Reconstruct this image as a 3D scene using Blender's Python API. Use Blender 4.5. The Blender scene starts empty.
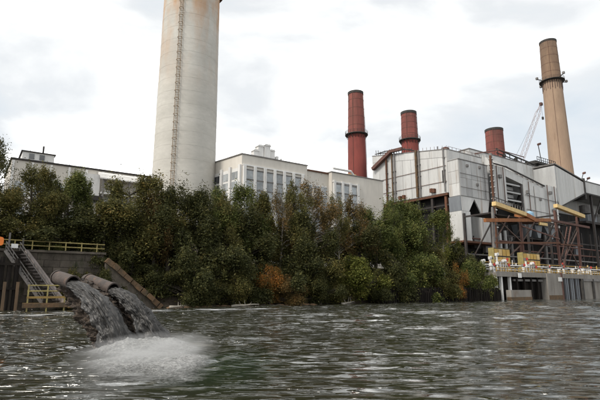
import bpy, math, random
import numpy as np
from mathutils import Vector, Matrix, noise as mnoise
R = math.radians
scene = bpy.context.scene
C = scene.collection

# ------------------------------------------------------------------ camera, sky, sun, exposure
CAMZ = 2.5
PITCH = math.atan(472 / 2480)
cam = bpy.data.cameras.new('camera'); camo = bpy.data.objects.new('camera', cam); C.objects.link(camo)
camo.location = (0, 0, CAMZ); camo.rotation_euler = (math.pi / 2 + PITCH, 0, 0)
cam.sensor_width = 36; cam.lens = 472 / 600 * 36; cam.clip_start = 0.1; cam.clip_end = 6000
scene.camera = camo

SUN_DIR = Vector((-.62, -.50, .80)).normalized()          # towards the sun
sun = bpy.data.lights.new('sun', 'SUN'); sun.energy = 1.5; sun.angle = R(14); sun.color = (1, .94, .85)
suno = bpy.data.objects.new('sun', sun); C.objects.link(suno)
suno.rotation_euler = SUN_DIR.to_track_quat('Z', 'Y').to_euler()

world = bpy.data.worlds.new('World'); scene.world = world; world.use_nodes = True
nt = world.node_tree; N = nt.nodes; L = nt.links
for n in list(N): N.remove(n)
out = N.new('ShaderNodeOutputWorld'); bg = N.new('ShaderNodeBackground')
sky = N.new('ShaderNodeTexSky'); sky.sky_type = 'NISHITA'; sky.sun_disc = False
sky.sun_elevation = math.asin(SUN_DIR.z); sky.sun_rotation = math.atan2(SUN_DIR.x, SUN_DIR.y)
sk = N.new('ShaderNodeMix'); sk.data_type = 'RGBA'; sk.blend_type = 'MULTIPLY'; sk.inputs[0].default_value = 1
sk.inputs[7].default_value = (.09, .09, .09, 1)
L.new(sky.outputs[0], sk.inputs[6])
tc = N.new('ShaderNodeTexCoord'); mp = N.new('ShaderNodeMapping'); mp.inputs['Scale'].default_value = (1.5, 1.5, 3.6)
mp.inputs['Location'].default_value = (.35, 0.1, .2)
L.new(tc.outputs['Generated'], mp.inputs[0])
nz = N.new('ShaderNodeTexNoise'); nz.inputs['Scale'].default_value = 1.5; nz.inputs['Detail'].default_value = 7
nz.inputs['Roughness'].default_value = .5; nz.inputs['Distortion'].default_value = .35
L.new(mp.outputs[0], nz.inputs['Vector'])
cr = N.new('ShaderNodeValToRGB')
cr.color_ramp.elements[0].position = .30; cr.color_ramp.elements[0].color = (.31, .345, .375, 1)
cr.color_ramp.elements[1].position = .62; cr.color_ramp.elements[1].color = (1.5, 1.49, 1.45, 1)
e = cr.color_ramp.elements.new(.47); e.color = (.39, .40, .405, 1)
e = cr.color_ramp.elements.new(.53); e.color = (.47, .475, .47, 1)
L.new(nz.outputs['Fac'], cr.inputs[0])
mixs = N.new('ShaderNodeMix'); mixs.data_type = 'RGBA'; mixs.inputs[0].default_value = .93
L.new(sk.outputs[2], mixs.inputs[6]); L.new(cr.outputs[0], mixs.inputs[7])
L.new(mixs.outputs[2], bg.inputs[0]); bg.inputs[1].default_value = 1.0
L.new(bg.outputs[0], out.inputs[0])

vs = scene.view_settings
vs.view_transform = 'Standard'; vs.look = 'None'; vs.gamma = 1; vs.use_curve_mapping = False; vs.exposure = 1.2
scene.render.engine = 'CYCLES'
scene.cycles.use_denoising = True
scene.cycles.max_bounces = 6; scene.cycles.transparent_max_bounces = 12
scene.cycles.sample_clamp_indirect = 6

# ------------------------------------------------------------------ frames and helpers
ANG = R(35); S0 = Vector((-18.3, 68.0, 0))
E1 = Vector((math.cos(ANG), math.sin(ANG), 0)); E2 = Vector((-math.sin(ANG), math.cos(ANG), 0))
def W(s, t, z=0): return S0 + E1 * s + E2 * t + Vector((0, 0, z))     # site frame: s along the shore, t inland
BASE = {}                                                              # object name -> (base vector, in site frame?)

def tag(o, label=None, cat=None, group=None, kind=None):
    if label: o['label'] = label
    if cat: o['category'] = cat
    if group: o['group'] = group
    if kind: o['kind'] = kind
    return o
def place(o, base, site):
    if site: o.location = W(*base); o.rotation_euler = (0, 0, ANG)
    else: o.location = base
    BASE[o.name] = (Vector(base), site)
def thing(name, label, cat, base, group=None, site=True):
    o = bpy.data.objects.new(name, None); C.objects.link(o); o.empty_display_size = .5
    place(o, base, site); return tag(o, label, cat, group)
def root_of(o):
    while o.parent: o = o.parent
    return o

class MB:
    def __init__(s): s.v = []; s.f = []
    def add(s, vs, fs):
        k = len(s.v); s.v += [tuple(v) for v in vs]; s.f += [tuple(i + k for i in f) for f in fs]; return s
    def box(s, x0, x1, y0, y1, z0, z1):
        return s.add([(x0,y0,z0),(x1,y0,z0),(x1,y1,z0),(x0,y1,z0),(x0,y0,z1),(x1,y0,z1),(x1,y1,z1),(x0,y1,z1)],
            [(0,3,2,1),(4,5,6,7),(0,1,5,4),(1,2,6,5),(2,3,7,6),(3,0,4,7)])
    def prism(s, poly, axis, a, b):
        def mk(p, h): return (h,p[0],p[1]) if axis == 'x' else (p[0],h,p[1]) if axis == 'y' else (p[0],p[1],h)
        n = len(poly)
        vs = [mk(p, a) for p in poly] + [mk(p, b) for p in poly]
        return s.add(vs, [tuple(range(n))[::-1], tuple(range(n, 2*n))] + [(i, (i+1) % n, n+(i+1) % n, n+i) for i in range(n)])
    def tube(s, pts, r, n=6, cap=True):
        pts = [Vector(p) for p in pts]; rs = r if isinstance(r, (list, tuple)) else [r] * len(pts)
        k = len(s.v); up = Vector((0, 0, 1)); prev = None
        for i, p in enumerate(pts):
            d = (pts[min(i+1, len(pts)-1)] - pts[max(i-1, 0)]).normalized()
            if prev is None:
                a = d.cross(up if abs(d.z) < .9 else Vector((1, 0, 0))).normalized()
            else: a = (prev - d * prev.dot(d)).normalized()
            prev = a; b = d.cross(a)
            for j in range(n):
                q = 2 * math.pi * (j + .5) / n
                s.v.append(tuple(p + (a * math.cos(q) + b * math.sin(q)) * rs[i]))
        for i in range(len(pts) - 1):
            for j in range(n):
                s.f.append((k+i*n+j, k+i*n+(j+1) % n, k+(i+1)*n+(j+1) % n, k+(i+1)*n+j))
        if cap:
            s.f.append(tuple(k + j for j in range(n))[::-1]); s.f.append(tuple(k + (len(pts)-1)*n + j for j in range(n)))
        return s
    def beam(s, p, q, w, h=None):                                     # square bar between two points
        return s.tube([p, q], w * .7071, 4) if h is None else s._beam(p, q, w, h)
    def _beam(s, p, q, w, h):
        p, q = Vector(p), Vector(q); d = (q - p).normalized(); up = Vector((0, 0, 1))
        if abs(d.z) > .95: up = Vector((0, 1, 0))
        a = d.cross(up).normalized() * w / 2; b = a.cross(d).normalized() * h / 2
        vs = [p-a-b, p+a-b, p+a+b, p-a+b, q-a-b, q+a-b, q+a+b, q-a+b]
        return s.add(vs, [(0,3,2,1),(4,5,6,7),(0,1,5,4),(1,2,6,5),(2,3,7,6),(3,0,4,7)])
    def lathe(s, cx, cy, prof, n=32, cap=True):
        k = len(s.v)
        for r, z in prof:
            for j in range(n):
                q = 2*math.pi*j/n; s.v.append((cx + r*math.cos(q), cy + r*math.sin(q), z))
        for i in range(len(prof)-1):
            for j in range(n): s.f.append((k+i*n+j, k+i*n+(j+1) % n, k+(i+1)*n+(j+1) % n, k+(i+1)*n+j))
        if cap: s.f.append(tuple(k+j for j in range(n))[::-1]); s.f.append(tuple(k+(len(prof)-1)*n+j for j in range(n)))
        return s
    def build(s, name, m, parent=None, smooth=False, base=None, site=True, flat_ang=None):
        me = bpy.data.meshes.new(name)
        if parent is not None: b, _ = BASE[root_of(parent).name]
        else:
            if base is None:
                a = np.array(s.v); base = (float(a[:,0].mean()), float(a[:,1].mean()), float(a[:,2].min()))
            b = Vector(base)
        me.from_pydata([(v[0]-b.x, v[1]-b.y, v[2]-b.z) for v in s.v], [], s.f)
        o = bpy.data.objects.new(name, me); C.objects.link(o)
        me.materials.append(m)
        if smooth:
            me.polygons.foreach_set('use_smooth', [True]*len(me.polygons))
            if flat_ang: me.set_sharp_from_angle(angle=R(flat_ang))
        if parent is not None: o.parent = parent
        else: place(o, base, site)
        return o
def copy_obj(o, parent, dloc=(0,0,0)):
    c = o.copy(); C.objects.link(c); c.parent = parent; c.location = o.location + Vector(dloc); return c
def copy_thing(root, loc, rotz=None, scale=None, site=True):
    def rec(o, par):
        c = o.copy(); C.objects.link(c); c.parent = par
        for ch in o.children: rec(ch, c)
        return c
    r = rec(root, None); r.location = W(*loc) if site else loc
    if rotz is not None: r.rotation_euler = (0, 0, rotz)
    if scale: r.scale = scale
    BASE[r.name] = (Vector(loc), site)
    return r

# ------------------------------------------------------------------ materials
def mat(name, col, col2=None, rough=.75, metal=0., scale=.6, zs=1., bump=0., bscale=6., rnd=0., stain=None, stain_amt=.5, spec=.35, lo=.35, hi=.65, top=None):
    m = bpy.data.materials.new(name); m.use_nodes = True
    t = m.node_tree; n = t.nodes; l = t.links; p = n['Principled BSDF']
    p.inputs['Roughness'].default_value = rough; p.inputs['Metallic'].default_value = metal
    p.inputs['Specular IOR Level'].default_value = spec
    g = n.new('ShaderNodeNewGeometry')
    def tex(sc, zz, det=5, ro=.6):
        a = n.new('ShaderNodeMapping'); a.inputs['Scale'].default_value = (sc, sc, sc*zz); l.new(g.outputs['Position'], a.inputs[0])
        b = n.new('ShaderNodeTexNoise'); b.inputs['Scale'].default_value = 1; b.inputs['Detail'].default_value = det
        b.inputs['Roughness'].default_value = ro; l.new(a.outputs[0], b.inputs['Vector']); return b.outputs['Fac']
    def ramp(src, a, b):
        r = n.new('ShaderNodeMapRange'); r.inputs['From Min'].default_value = a; r.inputs['From Max'].default_value = b; l.new(src, r.inputs[0]); return r.outputs[0]
    def mix(f, a, b, mode='MIX'):
        x = n.new('ShaderNodeMix'); x.data_type = 'RGBA'; x.blend_type = mode
        if isinstance(f, float): x.inputs[0].default_value = f
        else: l.new(f, x.inputs[0])
        for i, c in ((6, a), (7, b)):
            if isinstance(c, tuple): x.inputs[i].default_value = (*c, 1)
            else: l.new(c, x.inputs[i])
        return x.outputs[2]
    c2 = col2 or tuple(v*.75 for v in col)
    cc = mix(ramp(tex(scale, zs), lo, hi), col, c2)
    fine = ramp(tex(scale*7, max(zs, .3)), .3, .75)
    h = n.new('ShaderNodeMath'); h.operation = 'MULTIPLY'; h.inputs[1].default_value = .3; l.new(fine, h.inputs[0])
    cc = mix(h.outputs[0], cc, tuple(v*.55 for v in col))
    if stain:
        cc = mix(ramp(tex(scale*1.7, zs*.6 if zs < 1 else .15), .68 - .16*stain_amt, .9 - .2*stain_amt), cc, stain)
    if top:
        sx = n.new('ShaderNodeSeparateXYZ'); l.new(g.outputs['Position'], sx.inputs[0]); zr = ramp(sx.outputs[2], top[0], top[1])
        a = n.new('ShaderNodeMath'); a.operation = 'MULTIPLY'; l.new(zr, a.inputs[0]); l.new(ramp(tex(.22, .25), .42, .68), a.inputs[1])
        cc = mix(a.outputs[0], cc, top[2])
    if rnd:
        oi = n.new('ShaderNodeObjectInfo'); rr = n.new('ShaderNodeMapRange'); rr.inputs['To Min'].default_value = 1-rnd; rr.inputs['To Max'].default_value = 1+rnd*.5
        l.new(oi.outputs['Random'], rr.inputs[0])
        hs = n.new('ShaderNodeHueSaturation'); l.new(rr.outputs[0], hs.inputs['Value']); l.new(cc, hs.inputs['Color']); cc = hs.outputs[0]
    l.new(cc, p.inputs['Base Color'])
    if bump:
        b = n.new('ShaderNodeBump'); b.inputs['Strength'].default_value = bump; b.inputs['Distance'].default_value = .1
        l.new(tex(bscale, 1, 4), b.inputs['Height']); l.new(b.outputs[0], p.inputs['Normal'])
    return m
def leafmat(name, c1, c2, c3, ro=.55):
    m = bpy.data.materials.new(name); m.use_nodes = True
    t = m.node_tree; n = t.nodes; l = t.links; p = n['Principled BSDF']; o = n['Material Output']
    g = n.new('ShaderNodeNewGeometry'); r = n.new('ShaderNodeValToRGB'); r.color_ramp.interpolation = 'LINEAR'
    es = r.color_ramp.elements; es[0].color = (*c1, 1); es[1].color = (*c3, 1); k = es.new(.6); k.color = (*c2, 1); es[1].position = .6
    a = n.new('ShaderNodeTexNoise'); a.inputs['Scale'].default_value = .35; a.inputs['Detail'].default_value = 3; l.new(g.outputs['Position'], a.inputs['Vector'])
    ad = n.new('ShaderNodeMath'); ad.operation = 'MULTIPLY_ADD'; ad.inputs[1].default_value = 1.5; ad.inputs[2].default_value = -.95
    l.new(a.outputs['Fac'], ad.inputs[0])
    s2 = n.new('ShaderNodeMath'); s2.operation = 'ADD'; l.new(ad.outputs[0], s2.inputs[0]); l.new(g.outputs['Random Per Island'], s2.inputs[1])
    l.new(s2.outputs[0], r.inputs[0]); l.new(r.outputs[0], p.inputs['Base Color']); p.inputs['Roughness'].default_value = ro; p.inputs['Specular IOR Level'].default_value = .1
    tr = n.new('ShaderNodeBsdfTranslucent'); l.new(r.outputs[0], tr.inputs[0])
    mx = n.new('ShaderNodeMixShader'); mx.inputs[0].default_value = .28; l.new(p.outputs[0], mx.inputs[1]); l.new(tr.outputs[0], mx.inputs[2]); l.new(mx.outputs[0], o.inputs[0])
    return m
M = {}
M['silver'] = mat('galvanised_sheet', (.57,.565,.55), (.46,.455,.44), .55, .15, .35, .12, .15, 3, .12, (.24,.17,.115), .62)
M['silver_dull'] = mat('weathered_sheet', (.43,.43,.425), (.33,.33,.325), .6, .15, .5, .1, .15, 3, .14, (.19,.135,.09), .6)
M['bluegrey'] = mat('blue_grey_sheet', (.20,.215,.23), (.14,.15,.165), .55, .1, .5, .2)
M['cream'] = mat('cream_render', (.60,.565,.51), (.52,.485,.43), .85, 0, .12, .4, .1, 5, 0, (.36,.32,.28), .4)
M['white'] = mat('white_paint', (.68,.67,.65), (.58,.57,.55), .6, 0, .5, .3, 0, 5, .08, (.38,.32,.27), .4)
M['glass'] = mat('hall_window_glass', (.40,.42,.43), (.27,.29,.30), .15, 0, .8, 1, 0, 5, .35, spec=.6)
M['darkglass'] = mat('dark_window_glass', (.05,.055,.06), (.03,.03,.035), .12, 0, .8, spec=.6)
M['conc'] = mat('chimney_concrete', (.51,.49,.445), (.43,.41,.37), .9, 0, .09, 2.2, .25, 2.5, 0, (.33,.295,.25), .35, top=(52, 84, (.42,.20,.065)))
M['dockconc'] = mat('dock_concrete', (.27,.25,.225), (.18,.165,.145), .92, 0, .5, .3, .4, 4, .1, (.13,.085,.055), .75)
M['oldconc'] = mat('old_concrete', (.115,.098,.08), (.062,.053,.043), .95, 0, .7, .6, .6, 3, .25, (.03,.035,.018), .85, spec=.15)
M['stringer'] = mat('pinkish_concrete', (.27,.23,.215), (.17,.145,.13), .9, 0, .9, 1, .5, 4, 0, (.10,.085,.07), .6)
M['red'] = mat('red_brick', (.215,.052,.042), (.15,.04,.034), .88, 0, .35, .25, .4, 6, 0, (.12,.04,.034), .7)
M['redtop'] = mat('weathered_red_brick', (.235,.075,.06), (.15,.05,.042), .88, 0, .4, .1, .4, 6, 0, (.28,.17,.11), .55, top=(64, 80, (.055,.035,.03)))
M['tan'] = mat('tan_brick', (.32,.225,.155), (.25,.175,.125), .88, 0, .2, .3, .4, 5, 0, (.17,.105,.065), .55)
M['tantop'] = mat('sooty_tan_brick', (.235,.155,.10), (.17,.11,.075), .9, 0, .25, .2, .4, 5, 0, (.10,.065,.05), .6, top=(114, 131, (.06,.045,.038)))
M['ladder'] = mat('tan_ladder_steel', (.27,.20,.13), (.20,.145,.095), .8)
M['hoop'] = mat('rusted_hoop', (.14,.065,.05), (.09,.05,.04), .8)
M['stair'] = mat('dull_stair_steel', (.13,.12,.115), (.08,.075,.07), .75, .1, 1, 1, .1, 8, .2, (.10,.06,.04), .5)
M['soot'] = mat('sooty_metal', (.06,.055,.05), (.03,.03,.03), .8, .2, .8)
M['steel'] = mat('dark_steel', (.05,.043,.04), (.028,.025,.025), .7, .2, .6, 1, 0, 5, .3, (.10,.055,.035), .6)
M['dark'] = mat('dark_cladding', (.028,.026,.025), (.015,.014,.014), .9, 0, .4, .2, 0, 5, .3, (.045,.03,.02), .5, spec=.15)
M['rust'] = mat('rusty_steel', (.15,.065,.036), (.09,.043,.028), .85, .1, .8, 1, .2, 8, .2, (.05,.03,.022), .6)
M['redox'] = mat('red_oxide_steel', (.15,.075,.06), (.10,.055,.045), .8, .1, .8, 1, .1, 8, .2, (.06,.04,.035), .5)
M['palesteel'] = mat('pale_pink_steel', (.34,.26,.25), (.26,.20,.19), .6)
M['brown'] = mat('brown_steel', (.13,.085,.07), (.085,.06,.05), .8, .1, .8, 1, .1, 8, .2, (.07,.045,.04), .4)
M['greysteel'] = mat('grey_painted_steel', (.21,.20,.19), (.14,.13,.125), .65, .15, .8, 1, .1, 8, .2, (.11,.065,.04), .5)
M['orange'] = mat('orange_steel', (.33,.125,.038), (.21,.08,.03), .7, 0, .8, 1, 0, 5, .15, (.10,.045,.025), .6)
M['yellow'] = mat('faded_yellow_paint', (.52,.33,.075), (.40,.25,.06), .6, 0, .9, 1, 0, 5, .12, (.18,.10,.04), .6)
M['paleyel'] = mat('pale_yellow_paint', (.62,.45,.20), (.52,.36,.16), .6, 0, .9, 1, 0, 5, .1, (.3,.18,.08), .4)
M['rail'] = mat('weathered_yellow_rail', (.34,.28,.10), (.22,.18,.08), .75, 0, 1.2, 1, .1, 8, .15, (.12,.08,.05), .5)
M['wood'] = mat('weathered_timber', (.13,.085,.05), (.075,.052,.035), .9, 0, 1.2, .2, .4, 8, .25, (.07,.05,.035), .6)
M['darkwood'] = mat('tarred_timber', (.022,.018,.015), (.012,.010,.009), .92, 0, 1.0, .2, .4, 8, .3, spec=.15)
M['boards'] = mat('yellow_brown_boards', (.33,.22,.07), (.22,.14,.05), .85, 0, 1.2, 1, .3, 8, .2, (.12,.07,.03), .5)
M['lichen'] = mat('rust_stained_concrete', (.15,.088,.046), (.075,.056,.036), .92, 0, 1.1, 1, .6, 4, 0, (.05,.045,.03), .8)
M['lifebuoy'] = mat('orange_lifebuoy', (.80,.22,.03), (.70,.18,.03), .5)
M['redpaint'] = mat('red_paint', (.55,.05,.03), (.42,.04,.03), .5, 0, 2)
M['blue'] = mat('blue_tarpaulin', (.25,.42,.55), (.20,.33,.45), .6)
M['bark'] = mat('bark', (.085,.07,.055), (.05,.042,.035), .95, 0, 1.5, .3, .5, 8)
M['palebark'] = mat('pale_bark', (.34,.31,.26), (.22,.20,.17), .9, 0, 1.5, .4, .3, 8)
M['pipe'] = mat('old_pipe', (.085,.065,.055), (.05,.042,.038), .7, .35, 2.2, 1, .35, 14, 0, (.15,.085,.055), .6)
M['pipein'] = mat('pipe_lining', (.03,.027,.025), (.02,.018,.017), .8)
M['rock'] = mat('muddy_rubble', (.105,.08,.062), (.045,.036,.03), .95, 0, 3.4, 1, 1.0, 16, 0, (.20,.155,.12), .5, lo=.42, hi=.58)
M['earth'] = mat('bank_earth', (.075,.058,.04), (.04,.033,.024), .97, 0, .8, 1, .6, 4, 0, (.14,.075,.04), .5)
M['gravel'] = mat('site_gravel', (.17,.16,.14), (.11,.10,.09), .95, 0, .4)
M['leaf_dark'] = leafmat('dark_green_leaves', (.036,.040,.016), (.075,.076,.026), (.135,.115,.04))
M['leaf_green'] = leafmat('green_leaves', (.055,.07,.021), (.12,.134,.038), (.215,.20,.06))
M['leaf_olive'] = leafmat('olive_leaves', (.06,.060,.021), (.128,.118,.037), (.23,.165,.055))
M['leaf_brown'] = leafmat('browning_leaves', (0.072, 0.0576, 0.0245), (0.1584, 0.108, 0.0403), (0.288, 0.144, 0.0504))
M['leaf_yellow'] = leafmat('yellow_green_leaves', (0.069, 0.0805, 0.0172), (0.138, 0.1437, 0.0322), (0.23, 0.1955, 0.0517))
M['leaf_orange'] = leafmat('orange_leaves', (0.069, 0.0575, 0.0161), (0.1955, 0.0897, 0.023), (0.414, 0.161, 0.0345))

# ------------------------------------------------------------------ river
def build_river():
    def axis(lo, fa, fb, hi, fine, g):
        a = list(np.arange(fa, fb, fine)); st = fine
        while a[-1] < hi: st *= g; a.append(a[-1] + st)
        st = fine
        while a[0] > lo: st *= g; a.insert(0, a[0] - st)
        return np.array(a)
    xs = axis(-900, -19, 19, 1500, .085, 1.028); ys = axis(-400, 8.5, 34, 1700, .07, 1.014)
    X, Y = np.meshgrid(xs, ys); dx = np.gradient(xs)[None, :] + 0*X; dy = np.gradient(ys)[:, None] + 0*X
    rng = np.random.default_rng(5); Z = np.zeros_like(X)
    # calm, sludge-slicked patch downstream of the outfall
    calm = 1 - .88*np.exp(-(((X+2.5)/1.9)**2 + ((Y-16.5)/4.0)**2)**1.4)
    gust = .85 + .28*np.sin(X*.23+Y*.11+1)*np.sin(Y*.31-X*.09) + .3*np.sin(Y*.83+X*.12+1.5*np.sin(X*.17))*np.sin(X*.31+2) 
    for i in range(80):
        lam = 0.24 * (2.6/.24) ** (rng.random()**1.15); k = 2*math.pi/lam
        th = rng.normal(math.pi/2 - .12, .34); kx, ky = k*math.cos(th), k*math.sin(th)
        amp = .0020 * lam**.95 * (1 if lam > .6 else .7); ph = rng.random()*6.28
        ok = np.clip((lam/np.maximum(dx*abs(math.cos(th))+dy*abs(math.sin(th)), 1e-3) - 2.5)/2, 0, 1)
        wob = .6*np.sin(.21*X+.13*Y+ph*3) + .5*np.sin(.37*Y-.2*X+ph*5)
        a = kx*X + ky*Y + ph + wob
        Z += amp*ok*(np.sin(a) + .28*np.cos(2*a))*gust
    sg = Z[(Y > 9) & (Y < 30) & (np.abs(X) < 18)].std(); e_ = np.clip(Z/sg, -3, 3)
    Z = sg*(np.exp(.38*e_) - 1.07)/.38*.95
    Z *= calm
    far = np.clip((Y-22)/30, 0, 1); far = far*far*(3-2*far)
    for i in range(30):
        lam = 2.2*(8/2.2)**rng.random(); k = 2*math.pi/lam; th = rng.normal(math.pi/2-.1, .4); ph = rng.random()*6.28
        ok = np.clip((lam/np.maximum(dx*abs(math.cos(th))+dy*abs(math.sin(th)), 1e-3) - 2.2)/2, 0, 1)
        a = k*(math.cos(th)*X + math.sin(th)*Y) + ph + .8*np.sin(.11*X+.07*Y+ph*3)
        Z += .032/k*ok*far*(np.sin(a)+.25*np.cos(2*a))
    # ring waves round the outfall
    r = np.hypot(X+6.0, Y-20.0); Z += .05*np.sin(r*4.2)*np.exp(-((r-3.2)/2.2)**2)*(dx < .5)
    ny, nx = X.shape
    co = np.stack([X, Y, Z], -1).reshape(-1, 3).astype(np.float32)
    idx = np.arange(nx*ny).reshape(ny, nx)
    f = np.stack([idx[:-1,:-1], idx[:-1,1:], idx[1:,1:], idx[1:,:-1]], -1).reshape(-1, 4).astype(np.int32)
    me = bpy.data.meshes.new('river'); me.vertices.add(len(co)); me.vertices.foreach_set('co', co.ravel())
    me.loops.add(f.size); me.loops.foreach_set('vertex_index', f.ravel()); me.polygons.add(len(f))
    me.polygons.foreach_set('loop_start', np.arange(0, f.size, 4, dtype=np.int32)); me.update(calc_edges=True)
    me.polygons.foreach_set('use_smooth', [True]*len(f)); me.validate()
    o = bpy.data.objects.new('river', me); C.objects.link(o); tag(o, 'choppy dark green river water with white sky glints', kind='structure')
    m = bpy.data.materials.new('river_water'); m.use_nodes = True; n = m.node_tree.nodes; l = m.node_tree.links; p = n['Principled BSDF']
    p.inputs['Roughness'].default_value = .03; p.inputs['IOR'].default_value = 1.7
    g = n.new('ShaderNodeNewGeometry')
    nz = n.new('ShaderNodeTexNoise'); nz.inputs['Scale'].default_value = .12; nz.inputs['Detail'].default_value = 3; l.new(g.outputs['Position'], nz.inputs['Vector'])
    mx = n.new('ShaderNodeMix'); mx.data_type = 'RGBA'; l.new(nz.outputs['Fac'], mx.inputs[0])
    mx.inputs[6].default_value = (.015,.018,.011,1); mx.inputs[7].default_value = (.024,.021,.013,1); l.new(mx.outputs[2], p.inputs['Base Color'])
    mp = n.new('ShaderNodeMapping'); mp.inputs['Scale'].default_value = (1.6, 3.0, 1); mp.inputs['Rotation'].default_value = (0, 0, R(-12)); l.new(g.outputs['Position'], mp.inputs[0])
    b1 = n.new('ShaderNodeTexNoise'); b1.inputs['Scale'].default_value = 1.0; b1.inputs['Detail'].default_value = 5; b1.inputs['Roughness'].default_value = .6; b1.inputs['Distortion'].default_value = .4
    l.new(mp.outputs[0], b1.inputs['Vector'])
    bp = n.new('ShaderNodeBump'); bp.inputs['Strength'].default_value = .30; bp.inputs['Distance'].default_value = .09
    l.new(b1.outputs['Fac'], bp.inputs['Height'])
    # short steep wavelets, in patches
    mq = n.new('ShaderNodeMapping'); mq.inputs['Scale'].default_value = (.95, 3.2, 1); mq.inputs['Rotation'].default_value = (0, 0, R(-8)); l.new(g.outputs['Position'], mq.inputs[0])
    b2 = n.new('ShaderNodeTexNoise'); b2.inputs['Scale'].default_value = 1; b2.inputs['Detail'].default_value = 1.6; b2.inputs['Distortion'].default_value = .9; l.new(mq.outputs[0], b2.inputs['Vector'])
    pk = n.new('ShaderNodeMapRange'); pk.inputs['From Min'].default_value = .52; pk.inputs['From Max'].default_value = .74; l.new(b2.outputs['Fac'], pk.inputs[0])
    b3 = n.new('ShaderNodeTexNoise'); b3.inputs['Scale'].default_value = .22; b3.inputs['Detail'].default_value = 3; l.new(g.outputs['Position'], b3.inputs['Vector'])
    pm = n.new('ShaderNodeMapRange'); pm.inputs['From Min'].default_value = .30; pm.inputs['From Max'].default_value = .60; pm.inputs['To Min'].default_value = .34; l.new(b3.outputs['Fac'], pm.inputs[0])
    hh = n.new('ShaderNodeMath'); hh.operation = 'MULTIPLY'; l.new(pk.outputs[0], hh.inputs[0]); l.new(pm.outputs[0], hh.inputs[1])
    bq = n.new('ShaderNodeBump'); bq.inputs['Distance'].default_value = .135; l.new(hh.outputs[0], bq.inputs['Height']); l.new(bp.outputs[0], bq.inputs['Normal']); l.new(bq.outputs[0], p.inputs['Normal'])
    at = me.attributes.new('calm', 'FLOAT', 'POINT'); at.data.foreach_set('value', calm.ravel().astype(np.float32))
    ca = n.new('ShaderNodeAttribute'); ca.attribute_name = 'calm'
    mu = n.new('ShaderNodeMath'); mu.operation = 'MULTIPLY'; mu.inputs[1].default_value = .11; l.new(ca.outputs['Fac'], mu.inputs[0]); l.new(mu.outputs[0], bp.inputs['Strength']); l.new(ca.outputs['Fac'], bq.inputs['Strength'])
    m2 = n.new('ShaderNodeMix'); m2.data_type = 'RGBA'; l.new(ca.outputs['Fac'], m2.inputs[0]); m2.inputs[6].default_value = (.016,.026,.015,1); l.new(mx.outputs[2], m2.inputs[7]); l.new(m2.outputs[2], p.inputs['Base Color'])
    me.materials.append(m)
build_river()

# ------------------------------------------------------------------ ground: one sheet from river bed up the bank to the site grade
GRADE = 7.3
def bank_z(s, t):
    if s < -8.5: f = (t - 4.2) / .6
    elif s > 78.2: f = (t - 1.2) / .6
    else: f = (t + 1.2) / 11.5
    f = min(1, max(0, f)); f = f*f*(3-2*f)*.5 + f*.5
    return -1.6 + f * (GRADE + 1.6 - (.7 if s > 78.2 else 0))
def build_ground():
    ss = [-900, -400, -200, -100, -60, -40, -30] + list(np.arange(-26, 90, 1.3)) + [95, 100, 110, 130, 160, 200, 260, 400, 800, 1500]
    ts = [-6, -3, -2, -1.2, -.6, 0, .6, 1.2, 1.8, 2.5, 3.2, 4.0, 4.4, 4.8, 5.2, 6, 7, 8, 9, 10, 11, 12.5, 15, 20, 30, 50, 90, 160, 300, 600, 1500]
    b = MB(); nt_ = len(ts)
    for s in ss:
        for t in ts:
            w = min(1, max(0, (13-t)/5)) if -8.5 <= s <= 78.2 else 0
            q = mnoise.noise(Vector((s*.35, t*.35, 3))) * .7 + mnoise.noise(Vector((s*1.1, t*1.1, 8))) * .25
            b.v.append((s, t, bank_z(s, t) + q*w - (.02 if t > 12 else 0)))
    for i in range(len(ss)-1):
        for j in range(nt_-1): b.f.append((i*nt_+j, (i+1)*nt_+j, (i+1)*nt_+j+1, i*nt_+j+1))
    o = b.build('ground', M['earth'], base=(0, 0, 0), smooth=True); tag(o, 'dark earth river bank rising to the plant yard', kind='structure')
build_ground()

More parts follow.
